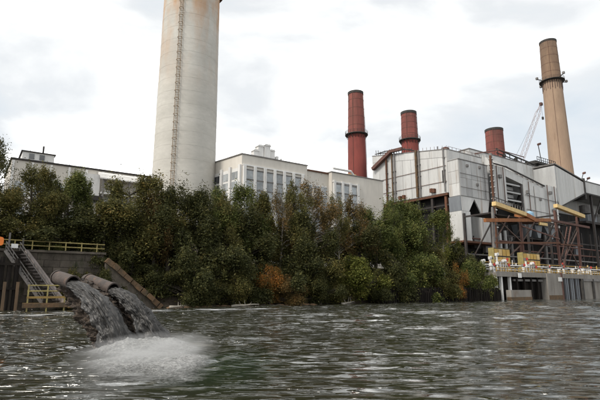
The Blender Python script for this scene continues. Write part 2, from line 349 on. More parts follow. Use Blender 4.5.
# ------------------------------------------------------------------ tall concrete chimney
def chimney_profile(pts, n=14):
    o = []
    for (r0, z0), (r1, z1) in zip(pts[:-1], pts[1:]):
        for i in range(n): o.append((r0+(r1-r0)*i/n, z0+(z1-z0)*i/n))
    return o + [pts[-1]]
def big_chimney():
    s, t = 20.0, 49.5
    c = thing('concrete_chimney', 'huge pale concrete chimney with ladder rising out of the top of the photo', 'chimney', (s, t, GRADE))
    MB().lathe(s, t, chimney_profile([(8.75, 6.5), (8.05, 30), (7.55, 84), (7.2, 112)]), 64).build('shaft', M['conc'], c, True, flat_ang=60)
    for k in range(22):                                              # pour joints
        z = 20 + k*3.6; r = np.interp(z, [6.5, 30, 84, 112], [8.75, 8.05, 7.55, 7.2])
        MB().lathe(s, t, [(r-.1, z-.06), (r+.018, z-.05), (r+.018, z+.05), (r-.1, z+.06)], 64, False).build('pour_joint', M['conc'], c, True, flat_ang=30)
    z = 85.6; r = 7.6
    MB().lathe(s, t, [(r-.2, z), (r+1.3, z), (r+1.3, z+.22), (r-.2, z+.22)], 48, False).build('gallery_deck', M['rust'], c)
    rail = MB()
    for h in (.6, 1.15):
        pts = [(s+(r+1.2)*math.cos(q), t+(r+1.2)*math.sin(q), z+.2+h) for q in np.linspace(0, 2*math.pi, 40)]
        rail.tube(pts, .04, 4)
    for q in np.linspace(0, 2*math.pi, 24, endpoint=False):
        rail.tube([(s+(r+1.2)*math.cos(q), t+(r+1.2)*math.sin(q), z+.2), (s+(r+1.2)*math.cos(q), t+(r+1.2)*math.sin(q), z+1.4)], .05, 4)
    rail.build('gallery_railing', M['rust'], c)
    # ladder up the side that faces the river
    q = math.radians(230); 
    def P(z, off, dr): 
        rr = float(np.interp(z, [6.5, 30, 84, 112], [8.75, 8.05, 7.55, 7.2])) + dr
        return (s + rr*math.cos(q) - off*math.sin(q), t + rr*math.sin(q) + off*math.cos(q), z)
    lad = None
    for off in (-.42, .42):
        o = MB().tube([P(zz, off, .32) for zz in np.linspace(9, 98, 30)], .075, 4).build('ladder_rail', M['ladder'], c); lad = lad or o
    rung = MB()
    for zz in np.arange(9.3, 98, .62): rung.tube([P(zz, -.42, .32), P(zz, .42, .32)], .045, 4)
    o = rung.build('ladder_rungs', M['ladder'], c); tag(o, kind='stuff')
    cage = MB()
    for zz in np.arange(12, 98, 2.1):
        cage.tube([P(zz, .45*math.cos(a)*1.3, .32+.75*math.sin(a)) for a in np.linspace(0, math.pi, 7)], .07, 4)
        cage.tube([P(zz, -.42, 0), P(zz, -.42, .34)], .05, 4); cage.tube([P(zz, .42, 0), P(zz, .42, .34)], .05, 4)
    o = cage.build('ladder_cage_hoops', M['ladder'], c); tag(o, kind='stuff')
big_chimney()

# ------------------------------------------------------------------ brick chimneys
def brick_chimney(name, label, s, t, prof, zg, rg, m_low, m_up, brackets=18, ztop=None, group=None, panel=False):
    c = thing(name, label, 'chimney', (s, t, GRADE), group)
    top = prof[-1]
    def rad(z): return float(np.interp(z, [p[1] for p in prof], [p[0] for p in prof]))
    low = [p for p in prof if p[1] < zg] + [(rad(zg), zg)]
    up = [(rad(zg), zg)] + [p for p in prof if p[1] > zg]
    MB().lathe(s, t, chimney_profile(low), 40, True).build('shaft', m_low, c, True, flat_ang=60)
    rt = top[0]
    prof_up = chimney_profile(up) + [(rt-.55, top[1]), (rt-.7, top[1]-5)]
    MB().lathe(s, t, prof_up, 40, False).build('upper_shaft', m_up, c, True, flat_ang=50)
    MB().lathe(s, t, [(rt-.02, top[1]-1.1), (rt+.16, top[1]-1.0), (rt+.2, top[1]+.05), (rt-.5, top[1]+.12)], 40, False).build('rim', M['soot'], c, True, flat_ang=30)
    MB().lathe(s, t, [(rt-.69, top[1]-3), (.01, top[1]-3)], 24, False).build('flue', M['soot'], c)
    for k in range(1, 5):                                            # steel hoops
        z = zg + (top[1]-zg)*k/5
        MB().lathe(s, t, [(rad(z)-.05, z-.07), (rad(z)+.05, z-.06), (rad(z)+.05, z+.06), (rad(z)-.05, z+.07)], 40, False).build('hoop', M['hoop'], c, True, flat_ang=30)
    r = rad(zg)
    MB().lathe(s, t, [(r-.1, zg-.5), (r+rg*.55, zg-.28), (r+rg, zg-.2), (r+rg, zg+.12), (r-.1, zg+.12)], 40, False).build('gallery', M['soot'], c)
    rail = MB()
    for h in (.6, 1.2):
        rail.tube([(s+(r+rg-.08)*math.cos(q), t+(r+rg-.08)*math.sin(q), zg+.1+h) for q in np.linspace(0, 2*math.pi, 33)], .05, 4)
    for q in np.linspace(0, 2*math.pi, 20, endpoint=False):
        a, d = s+(r+rg-.08)*math.cos(q), t+(r+rg-.08)*math.sin(q); rail.tube([(a, d, zg+.1), (a, d, zg+1.35)], .06, 4)
    rail.build('gallery_railing', M['soot'], c)
    for k in range(brackets):
        q = 2*math.pi*k/brackets
        a, d = math.cos(q), math.sin(q)
        MB().beam((s+(r+rg*.85)*a, t+(r+rg*.85)*d, zg-.25), (s+(r-.05)*a, t+(r-.05)*d, zg-1.9), .14).build('bracket', M['soot'], c)
    for q in (math.radians(205), math.radians(318)):                 # strap ladders / lightning conductors
        pts = [(s+(rad(z)+.14)*math.cos(q), t+(rad(z)+.14)*math.sin(q), z) for z in np.linspace(GRADE, top[1]-.5, 16)]
        MB().tube(pts, .07, 4).build('conductor', M['hoop'], c)
    return c
brick_chimney('brick_chimney', 'tallest red brick chimney, standing behind the cream hall\'s right end', 101.1, 72.1,
    [(4.1, 6.5), (3.75, 52), (3.5, 65), (3.12, 83.2)], 64.8, 1.15, M['red'], M['redtop'], group='red brick chimneys')
brick_chimney('brick_chimney', 'middle red brick chimney with ring gallery just above the silver boiler house roof', 122.7, 63.0,
    [(4.1, 6.5), (3.6, 55), (3.4, 64.3), (3.15, 76.4)], 64.0, 1.05, M['red'], M['redtop'], group='red brick chimneys')
brick_chimney('brick_chimney', 'shortest looking red brick chimney, only its top showing left of the crane boom', 175.1, 56.9,
    [(4.9, 6.5), (4.2, 58), (4.0, 77.5)], 60.5, 1.05, M['red'], M['redtop'], group='red brick chimneys')
tn = brick_chimney('tan_chimney', 'tall tan brick chimney with wide dark gallery at the right', 215.5, 47.0,
    [(6.7, 6.5), (5.3, 64), (4.55, 107), (4.05, 131.5)], 109.0, 1.5, M['tan'], M['tantop'], 22)
for q in range(4):                                                   # outrigger booms on the gallery
    a = R(10 + 90*q) - ANG; r0, r1 = 5.9, 8.6
    MB().beam((215.5+r0*math.cos(a), 47+r0*math.sin(a), 109.3), (215.5+r1*math.cos(a), 47+r1*math.sin(a), 109.6), .32).build('outrigger', M['soot'], tn)
    MB().box(215.5+r1*math.cos(a)-.5, 215.5+r1*math.cos(a)+.5, 47+r1*math.sin(a)-.5, 47+r1*math.sin(a)+.5, 109.5, 110.6).build('platform_basket', M['greysteel'], tn)
for k in range(26):
    q = 2*math.pi*k/26; r1 = 4.66
    MB().beam((215.5+r1*math.cos(q), 47+r1*math.sin(q), 103.5+.8*(k % 2)), (215.5+4.6*math.cos(q), 47+4.6*math.sin(q), 108.5), .24).build('corbel', M['brown'], tn)

# ------------------------------------------------------------------ cream turbine hall
def hall():
    h = thing('turbine_hall', 'long cream turbine hall with white pilasters and window bays behind the trees', 'building', (52, 40, GRADE))
    T = 34.0
    # body in three bays, roofs in steps
    MB().prism([(28.7, T), (48.5, T), (48.5, 60), (24.0, 60)], 'z', 6.8, 35.4).build('wall', M['cream'], h)
    MB().prism([(48.5, T+1.6), (57, T+1.6), (57, 60), (48.5, 60)], 'z', 6.8, 34.6).build('wall', M['cream'], h)
    MB().prism([(57, T), (76.9, T), (76.9, 60), (57, 60)], 'z', 6.8, 34.9).build('wall', M['cream'], h)
    MB().prism([(28.5, T-.2), (48.7, T-.2), (48.7, 60.2), (23.8, 60.2)], 'z', 35.4, 35.68).build('roof', M['greysteel'], h)
    MB().box(48.5, 57, T+1.3, 60.2, 34.6, 35.0).build('roof', M['rust'], h)
    MB().box(56.9, 77.1, T-.2, 60.2, 34.9, 35.16).build('roof', M['greysteel'], h)
    # front bays: pilasters and windows
    pil = MB().box(29, 29.75, T-.55, T-.002, 7, 32.6).build('pilaster', M['white'], h)
    win = None
    xs = [29.0 + 2.9*i for i in range(7)] + [57.4 + 2.9*i for i in range(4)]
    for i, x in enumerate(xs):
        if i: copy_obj(pil, h, (x-29, 0, 0))
        if i in (6, 10): continue
        x0, x1 = x+.75, x+2.9
        w = MB().box(x0, x1, T-.10, T-.003, 11.5, 32.0).build('window', M['white'], h)
        for k in range(8):
            z0 = 11.9 + k*2.5
            MB().box(x0+.12, x1-.12, T-.16, T-.102, z0, z0+2.15).build('pane', M['glass'], w)
        for k in range(9): MB().box(x0, x1, T-.32, T-.165, 11.62+k*2.5, 11.86+k*2.5).build('transom', M['greysteel'], w)
    MB().box(28.9, 47.5, T-.35, T-.004, 32.6, 32.95).build('string_course', M['white'], h)
    MB().box(57.2, 67.2, T-.35, T-.004, 32.1, 32.45).build('string_course', M['white'], h)
    # recessed bay windows
    for i in range(3):
        x0 = 49.2 + i*2.6
        w = MB().box(x0, x0+2.1, T+1.5, T+1.597, 12, 31).build('window', M['white'], h)
        for k in range(8): MB().box(x0+.12, x0+1.98, T+1.43, T+1.498, 12.2+k*2.35, 14.2+k*2.35).build('pane', M['glass'], w)
    # left gable side: runs inland from (28.7, 34) to (24, 60)
    d = Vector((-4.7, 26, 0)).normalized(); nrm = Vector((-d.y, d.x, 0))
    def Q(a, o): p = Vector((28.7, T, 0)) + d*a + nrm*o; return (p.x, p.y)
    def wallbox(a0, a1, o0, o1, z0, z1): return MB().prism([Q(a0, o0), Q(a1, o0), Q(a1, o1), Q(a0, o1)], 'z', z0, z1)
    for a, wd in ((0.1, .8), (4.0, .8), (7.6, .9), (11.6, 2.2), (16.4, .8), (20.5, .8)):
        wallbox(a, a+wd, .004, .5, 7, 32.8).build('pilaster', M['white'], h)
    for a0, a1, g in ((1.0, 3.9, 'glass'), (4.9, 7.5, 'glass'), (8.6, 11.5, 'darkglass')):
        w = wallbox(a0, a1, .003, .1, 12, 32.2).build('window', M['white'], h)
        for k in range(8):
            for a, b in ((a0+.12, (a0+a1)/2-.08), ((a0+a1)/2+.08, a1-.12)):
                wallbox(a, b, .102, .16, 12.3+k*2.45, 14.2+k*2.45).build('pane', M[g], w)
    # roof ventilators
    for i, (x, y, w_, z1) in enumerate([(35.7, 40, 1.5, 39.2), (37.3, 40.4, 1.7, 40.8), (39.2, 40.2, 1.8, 41.2), (41.2, 40.6, 1.4, 40.2), (42.7, 40.3, .8, 38.6), (44.2, 40.5, .5, 38.2)]):
        v = MB().box(x-w_/2, x+w_/2, y-w_/2, y+w_/2, 35.69, z1-.5).build('ventilator', M['white'], h)
        MB().prism([(x-w_*.62, z1-.5), (x+w_*.62, z1-.5), (x+w_*.4, z1), (x-w_*.4, z1)], 'y', y-w_*.6, y+w_*.6).build('cowl', M['white'], v)
    # plant on the right-hand roof
    MB().box(61.5, 66.5, 40, 44, 35.17, 37.2).build('roof_plant', M['white'], h)
    MB().box(69.5, 72.5, 41, 44, 35.17, 37.8).build('roof_plant', M['paleyel'], h)
    MB().tube([(62, 39.5, 38), (69, 39.5, 38), (70, 39.5, 37), (70, 39.5, 35.2)], .35, 8).build('roof_pipe', M['white'], h)
hall()

# ------------------------------------------------------------------ low white building on the left
def left_building():
    b = thing('white_workshop', 'white workshop with flat roof and small penthouse behind the left trees', 'building', (0, 66, GRADE))
    T = 60
    MB().box(-18, 40, T, 84, 6.8, 32.6).build('wall', M['cream'], b)
    MB().box(-18.3, 40.3, T-.35, 84.3, 32.6, 33.0).build('roof', M['steel'], b)
    p = MB().box(-16, -9.2, T+.2, 72, 33.01, 34.9).build('penthouse', M['white'], b)
    MB().box(-16.3, -8.9, T-.1, 72.3, 34.9, 35.15).build('penthouse_roof', M['steel'], p)
    MB().tube([(-11.6, T+1.5, 35.1), (-11.6, T+1.5, 37.2)], .22, 8).build('vent_pipe', M['steel'], p)
    for x in (-14.6, -12.4): MB().box(x, x+1.1, T+.1, T+.197, 33.3, 34.6).build('window', M['darkglass'], p)
    for i in range(14):
        x = -17 + i*4.0
        for z in (12, 18, 24):
            w = MB().box(x, x+2.6, T-.08, T-.003, z, z+3.6).build('window', M['white'], b)
            for k in range(2): MB().box(x+.12+k*1.22, x+1.24+k*1.22, T-.14, T-.083, z+.12, z+3.48).build('pane', M['glass'], w)
    for i in range(15): MB().box(-17.9+i*4.0, -17.4+i*4.0, T-.3, T-.004, 7, 32.4).build('pilaster', M['white'], b)
    # open gallery with white awning
    MB().box(-3, 1.2, T-2.4, T-.4, 25.6, 31.0).build('cabin', M['white'], b)
    MB().prism([(T-3.4, 30.2), (T-2.6, 31.4), (T-.4, 32.2), (T-.4, 31.6), (T-2.6, 30.9), (T-3.4, 29.9)], 'x', 1.0, 15).build('awning', M['white'], b)
    MB().box(1.5, 15, T-2.6, T-.4, 26.2, 26.7).build('gallery_floor', M['white'], b)
    MB().box(-8, 2, T-3.0, T-.5, 24.4, 25.5).build('conveyor', M['steel'], b)
    for x in (2, 5.2, 8.4, 11.6, 14.6): MB().box(x-.2, x+.2, T-2.7, T-2.3, 7.2, 30.9).build('post', M['greysteel'], b)
    for x in (-6, -1): MB().beam((x, T-2, 7.2), (x, T-2, 24.4), .4).build('post', M['steel'], b)
left_building()

# ------------------------------------------------------------------ silver boiler house
def panel_row(root, face, a0, a1, n, z0f, z1f, plane, m, nrow=1, name='wall_panel', th=.1, out=1):
    """n panels between a0..a1 on a vertical plane; z0f / z1f give bottom / top height"""
    for i in range(n):
        p, q = a0+(a1-a0)*i/n+.05, a0+(a1-a0)*(i+1)/n-.05
        for r in range(nrow):
            def zz(a, k): return z0f(a) + (z1f(a)-z0f(a))*k/nrow
            poly = [(p, zz(p, r)+.04), (q, zz(q, r)+.04), (q, zz(q, r+1)-.04), (p, zz(p, r+1)-.04)]
            jit = random.Random(hash((i, r, int(a0*7)))).random()*.03
            ax = 'y' if face == 't' else 'x'
            MB().prism(poly, ax, plane-out*(th+jit), plane-out*.003).build(name, m, root)
def boiler_house():
    b = thing('boiler_house', 'big silver panelled boiler house right of the cream hall', 'building', (106, 40, GRADE))
    # main casing: roof rises inland
    MB().prism([(26, 32.6), (60, 33.2), (60, 52.3), (26, 46.7)], 'x', 98, 116).build('casing', M['silver_dull'], b)
    top = lambda t: 46.7 + (t-26)*5.6/34
    panel_row(b, 's', 26.2, 60, 9, lambda t: 32.7+(t-26)*.017, lambda t: top(t)-2.6, 98, M['silver'])
    panel_row(b, 's', 26.2, 60, 5, lambda t: top(t)-2.55, lambda t: top(t)-.05, 98, M['silver'])
    MB().prism([(25.9, 46.7), (60.1, 52.32), (60.1, 52.6), (25.9, 46.98)], 'x', 97.8, 116.2).build('roof', M['greysteel'], b)
    panel_row(b, 't', 98.2, 116, 3, lambda s: 42.9, lambda s: 46.6, 26, M['silver'])
    # front box
    MB().box(98, 113, 22, 26, 31.0, 42.6).build('front_casing', M['silver_dull'], b)
    panel_row(b, 't', 98.1, 112.9, 5, lambda s: 31.1, lambda s: 42.5, 22, M['silver_dull'], 2)
    panel_row(b, 's', 22.1, 26.1, 1, lambda s: 31.1, lambda s: 43.0, 98, M['silver'], 3)
    MB().box(97.8, 113.2, 21.8, 26, 42.6, 42.85).build('roof', M['greysteel'], b)
    # hoppers with the inverted V between them
    MB().prism([(98, 30.95), (113, 30.95), (111.8, 26.4), (108.2, 26.3), (105.0, 30.6), (101.9, 26.4), (98.3, 26.4)], 'y', 22.1, 22.5).build('hopper', M['silver'], b)
    MB().prism([(22.02, 30.95), (26.4, 30.95), (26.3, 26.35), (22.06, 26.35)], 'x', 97.85, 98.05).build('hopper_side', M['bluegrey'], b)
    MB().box(99.6, 112, 26.42, 27.3, 17, 30.9).build('recess_back', M['dark'], b)
    for x0, x1, m in ((97.9, 102.3, 'silver'), (104.2, 107.6, 'silver_dull'), (107.7, 112.2, 'silver')):
        t0 = 22.05 if x0 != 104.2 else 25.4
        MB().box(x0, x1, t0, 26.4, 17.2, 26.3).build('bin', M[m], b)
        panel_row(b, 't', x0+.05, x1-.05, 2, lambda s: 17.3, lambda s: 26.2, t0, M[m], 1)
    MB().box(97.5, 113, 21.6, 26.6, 16.6, 17.15).build('bin_beam', M['rust'], b)
    # dark lower storey set back under the casing
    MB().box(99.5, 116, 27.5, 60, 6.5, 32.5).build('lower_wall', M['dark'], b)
    for t in (27.6, 33, 38.5, 44, 50, 56):
        MB().box(97.9, 98.7, t-.4, t+.4, 6.6, 32.0).build('column', M['steel' if t > 28 else 'rust'], b)
    MB().box(97.5, 98.4, 26.5, 60, 31.9, 32.6).build('edge_beam', M['rust'], b)
    for z in (28.6, 24): MB().box(98.0, 98.5, 26.5, 60, z, z+.5).build('edge_beam', M['steel'], b)
    # rusty down-pipes on the left face
    for t, m, r in ((52.4, 'rust', .34), (49.6, 'lichen', .26), (48.4, 'greysteel', .25), (38.4, 'lichen', .45), (37.2, 'greysteel', .25), (27.2, 'greysteel', .22)):
        MB().tube([(97.4, t, 33), (97.4, t, top(t)+.6)], r, 8).build('down_pipe', M[m], b)
        for z in (36, 40, 44): MB().box(97.3, 97.92, t-r-.12, t+r+.12, z, z+.22).build('pipe_clip', M['greysteel'], b)
    for t, z in ((44.5, 33.4), (32.5, 33.6), (31.5, 33.4), (46.2, 33.3)):
        MB().box(96.9, 97.9, t-.45, t+.45, z, z+1.3).build('vent_box', M['rust'], b)
    MB().box(97.2, 97.85, 27.1, 27.8, 36, 40).build('louvre', M['soot'], b)
    # sloping red-brown duct at the back
    MB()._beam((97.0, 59, 47.0), (97.0, 49.5, 51.6), 1.3, 1.2).build('inclined_duct', M['redox'], b)
    MB()._beam((97.0, 49.5, 51.6), (97.0, 44, 51.3), 1.1, 1.0).build('inclined_duct', M['redox'], b)
    for ds in (-.25, .25): MB().tube([(110.6+ds, 21.6, 31.2), (110.6+ds, 21.6, 43.6)], .05, 4).build('ladder_rail', M['steel'], b)
    for k in range(20): MB().beam((110.35, 21.6, 31.5+k*.6), (110.85, 21.6, 31.5+k*.6), .05).build('ladder_rung', M['steel'], b)
    for z in (33.8, 38.2): MB().tube([(98.1, 21.75, z), (113, 21.75, z)], .07, 5).build('conduit', M['greysteel'], b)
    for s_, z in ((101.5, 40.6), (106.2, 35.0), (108.0, 41.0)): MB().box(s_, s_+.9, 21.5, 21.87, z, z+.8).build('junction_box', M['greysteel'], b)
    for z in (36.4, 41.5): MB().tube([(97.7, 26.6, z), (97.7, 58, z+.6)], .08, 5).build('conduit', M['rust'], b)
    # roof clutter: pipes and rail on the back half
    cl = MB()
    rr = random.Random(3)
    for k in range(16):
        t = 41 + k*1.15; z = top(t)+.3
        cl.beam((98.4, t, z), (98.4, t+rr.uniform(-.4, .4), z+rr.uniform(.9, 2.2)), .14)
    cl.tube([(98.4, 41, top(41)+1.3), (98.4, 47, top(47)+1.7), (98.4, 52, top(52)+1.0), (98.4, 59, top(59)+.9)], .16, 5)
    cl.tube([(99.5, 40, top(40)+.8), (99.5, 46, top(46)+2.2), (99.5, 55, top(55)+1.9), (99.5, 59, top(59)+1.2)], .2, 5)
    cl.build('roof_pipework', M['soot'], b)
    railp = MB()
    for t in np.arange(26.3, 36, 1.6): railp.beam((98.2, t, top(t)+.3), (98.2, t, top(t)+1.4), .08)
    railp.build('roof_railing', M['rust'], b)
    MB().box(98.6, 100.6, 27, 28.6, 47.1, 48.0).build('roof_hatch', M['redox'], b)
    MB().tube([(99, 30.5, 47.4), (99, 30.5, 49)], .14, 6).build('roof_vent', M['soot'], b)
    rl2 = MB()
    for s in np.arange(99, 116, 2.1): rl2.beam((s, 26.3, 46.9), (s, 26.3, 48.0), .08)
    rl2.beam((99, 26.3, 48.0), (115.7, 26.3, 48.0), .08); rl2.build('roof_railing', M['rust'], b)
boiler_house()

# ------------------------------------------------------------------ precipitator: stepped silver casings right of the boiler house
def precipitator():
    b = thing('precipitator', 'stepped silver precipitator casings with slanting ducts between boiler house and tan chimney', 'building', (140, 34, GRADE))
    # rear block
    MB().box(116.2, 166, 30.5, 60, 6.5, 51.2).build('rear_casing', M['silver_dull'], b)
    panel_row(b, 't', 116.4, 160, 9, lambda s: 40, lambda s: 51.1, 30.5, M['silver'])
    MB().box(116, 166.2, 30.3, 60, 51.2, 51.5).build('roof', M['greysteel'], b)
    tr = MB()
    for k in range(9):
        s = 134 + k*3.9
        tr.beam((s, 30.6, 51.4), (s, 30.6, 54-k*.32), .22)
        if k % 2: tr.box(s-.5, s+.5, 30.0, 31, 51.9-k*.1, 52.9-k*.1)
    tr.beam((133, 30.6, 54.2), (166, 30.6, 51.6), .42)
    tr.beam((133, 30.6, 52.7), (166, 30.6, 50.4), .3)
    tr.build('roof_truss', M['soot'], b)
    pipes = MB(); pipes.tube([(118, 29.5, 49.5), (133, 29.5, 53.5), (150, 29.5, 53.5)], .2, 6); pipes.build('roof_pipe', M['redox'], b)
    # stack of flanged pipes in the gap
    v = MB().tube([(114.2, 21.2, 8), (114.2, 21.2, 47)], .55, 10).build('riser', M['greysteel'], b)
    for k in range(13): MB().lathe(114.2, 21.2, [(.5, 22+k*1.9), (.85, 22+k*1.9), (.85, 22.35+k*1.9), (.5, 22.35+k*1.9)], 10, False).build('flange', M['silver'], v)
    MB().beam((113.4, 20.8, 8), (113.4, 20.8, 46), .5).build('riser_post', M['rust'], b)
    # casing a
    MB().box(115.2, 123.4, 22, 30.4, 30.8, 43.6).build('casing', M['silver_dull'], b)
    panel_row(b, 't', 115.3, 123.3, 2, lambda s: 31, lambda s: 43.5, 22, M['silver'], 1)
    MB().beam((114.5, 21.7, 44.0), (123.5, 21.7, 43.9), .4).build('eaves_beam', M['steel'], b)
    MB().beam((123.5, 21.7, 43.9), (148, 21.7, 40.2), .4).build('eaves_beam', M['steel'], b)
    # slanting duct roof with ribs
    q_ = MB(); cs = [(123.4, 22.0, 43.4), (147.4, 22.0, 39.6), (147.4, 30.45, 46.5), (123.4, 30.45, 50.2)]
    q_.add(cs + [(x, y, 37.0 if x > 130 else 40.6) for x, y, z in cs], [(0,1,2,3), (7,6,5,4), (0,4,5,1), (1,5,6,2), (2,6,7,3), (3,7,4,0)]); q_.build('lean_to_roof', M['silver'], b)
    def lz(s_, t_): f = (s_-123.4)/24; g_ = (t_-22)/8.45; return (43.4-3.8*f)*(1-g_) + (50.2-3.7*f)*g_
    for k in range(7):
        s_ = 121.5 + k*3.3; e_ = s_ + 8.5
        st_ = max(0, (123.6-s_)/8.5); en = min(1, (147.2-s_)/8.5)
        a_ = (s_+8.5*st_, 30.4-8.4*st_); c_ = (s_+8.5*en, 30.4-8.4*en)
        MB()._beam((*a_, lz(*a_)+.12), (*c_, lz(*c_)+.12), .9, .5).build('slanting_duct', M['silver_dull'], b)
        MB()._beam((a_[0]+1.1, a_[1], lz(a_[0]+1.1, a_[1])+.08), (min(147.3, c_[0]+1.1), c_[1], lz(min(147.3, c_[0]+1.1), c_[1])+.08), .4, .3).build('duct_rib', M['brown'], b)
    # open louvred bay
    MB().box(123.5, 133.6, 26, 30.4, 26, 40.6).build('bay_back', M['dark'], b)
    for z in (32.4, 35.2, 38.0): MB().box(123.5, 133.6, 22.3, 23.0, z, z+.55).build('bay_beam', M['silver_dull'], b)
    for z in (31.2, 34.0, 36.8): MB().box(123.6, 131, 24.2, 24.6, z, z+1.2).build('bay_sheet', M['silver_dull'], b)
    MB().beam((132.8, 22.3, 26), (132.8, 22.3, 39), .5).build('bay_post', M['steel'], b)
    MB().prism([(129, 30.5), (133.4, 30.5), (133.4, 36.2)], 'y', 22.6, 23.4).build('bay_gusset', M['dark'], b)
    # casing c, d
    for s0, s1, z0, z1, t0 in ((133.8, 140.4, 26.6, 40.6, 22.0), (140.6, 146.6, 25.6, 39.2, 21.6), (146.8, 157.2, 25.2, 41.0, 22.2)):
        MB().box(s0, s1, t0, 30.3, z0, z1).build('casing', M['silver_dull'], b)
        panel_row(b, 't', s0+.05, s1-.05, max(2, int((s1-s0)/3)), lambda s: z0+.05, lambda s: z1-.05, t0, M['silver'], 1)
    for s0, s1 in ((134.2, 140), (141, 146.2), (147.4, 156.6)):
        m_ = (s0+s1)/2
        MB().prism([(s0, 25.3), (s1, 25.3), (m_+.8, 20.8), (m_-.8, 20.8)], 'y', 23, 29).build('hopper', M['bluegrey'], b)
    for s_, z0, z1 in ((117.4, 31, 43.4), (121.2, 31, 43.4), (136.6, 27, 40.4), (149.3, 25.4, 40.8), (154.4, 25.4, 40.8)):
        MB().tube([(s_, 21.45, z0), (s_, 21.45, z1)], .16, 6).build('conduit', M['brown'], b)
    for s_, z in ((135.2, 36), (143, 34.2), (151, 37.5), (118.8, 39.4), (152.6, 31)): MB().box(s_, s_+1.3, 21.2, 21.9, z, z+1.1).build('vent_box', M['greysteel'], b)
    for z in (30.2, 35.4): MB().tube([(134, 21.4, z), (157, 21.6, z-.4)], .12, 6).build('conduit', M['greysteel'], b)
    MB().box(133.8, 157.4, 19.8, 21.5, 26.0, 26.25).build('walkway', M['steel'], b)
    for s_ in np.arange(134, 157.4, 2.1): MB().beam((s_, 19.9, 26.2), (s_, 19.9, 27.4), .1).build('walkway_post', M['yellow'], b)
    for z in (26.8, 27.4): MB().beam((134, 19.9, z), (157.2, 19.9, z), .09).build('walkway_rail', M['yellow'], b)
    # tower with platform
    MB().lathe(166.5, 35, [(5.0, 33), (5.0, 51.5), (5.4, 52.6)], 20).build('tower', M['silver'], b, True, flat_ang=40)
    MB().box(159.5, 174, 29.4, 40, 52.6, 53.1).build('tower_platform', M['soot'], b)
    rl = MB()
    for s in np.arange(159.6, 174.2, 1.6): rl.beam((s, 29.5, 53), (s, 29.5, 55.4), .16)
    for z in (54.2, 55.4): rl.beam((159.6, 29.5, z), (174, 29.5, z), .16)
    rl.build('tower_railing', M['soot'], b)
    MB().box(161, 172.5, 31, 38, 53.11, 54.4).build('tower_plant', M['soot'], b)
precipitator()

# ------------------------------------------------------------------ big flue duct at the right
def flue():
    b = thing('flue_duct', 'large silver flue duct sloping down to the right below the tan chimney', 'duct', (180, 28, GRADE))
    MB().prism([(157.4, 49.6), (179.7, 45.9), (179.7, 41.3), (158.6, 33.6), (157.4, 36)], 'y', 22, 33).build('duct', M['silver_dull'], b)
    def topz(s): return 49.6-(s-157.4)*.166
    def botz(s): return 33.6+(s-158.6)*.365 if s > 158.6 else 34
    panel_row(b, 't', 158.6, 179.6, 5, botz, topz, 22, M['silver'])
    MB().box(180.6, 235, 22, 33, 41.6, 46.4).build('duct', M['silver_dull'], b)
    panel_row(b, 't', 180.7, 235, 10, lambda s: 41.7, lambda s: 46.3, 22, M['silver'])
    MB().box(179.75, 180.55, 21.6, 33.2, 38.8, 47.6).build('joint_collar', M['soot'], b)
    MB().prism([(157.4, 50.2), (181, 46.4), (235, 46.7), (235, 47.0), (181, 46.8), (157.4, 50.6)], 'y', 21.8, 33.2).build('duct_roof', M['greysteel'], b)
    MB().prism([(176, 33.3), (176, 55.0), (235, 50.6), (235, 33.3)], 'y', 33.3, 48).build('rear_casing', M['silver'], b)
    MB()._beam((158.4, 21.8, 33.4), (179.7, 21.8, 41.1), .3, .5).build('edge_beam', M['soot'], b)
    MB()._beam((181, 21.8, 41.3), (235, 21.8, 41.3), .3, .5).build('edge_beam', M['soot'], b)
    for s in (186, 196, 206, 216):
        MB().beam((s, 22.5, 6.5), (s, 22.5, 41.2), .8).build('column', M['steel'], b)
        MB().beam((s, 22.5, 30), (s+9.5, 22.5, 40.8), .5).build('brace', M['steel'], b)
    for s, z in ((188, 34), (199, 31), (205, 35.5)): MB().lathe(s, 26, [(2.2, z), (2.2, z+3.6)], 16).build('fan_casing', M['greysteel'], b)
    MB().box(182, 228, 23.5, 30, 29.5, 30.4).build('fan_floor', M['steel'], b)
    MB().box(184, 192, 23.6, 27, 30.5, 33.2).build('fan_housing', M['bluegrey'], b)
    MB().box(195, 204, 23.6, 27, 30.5, 33).build('fan_housing', M['silver_dull'], b)
flue()

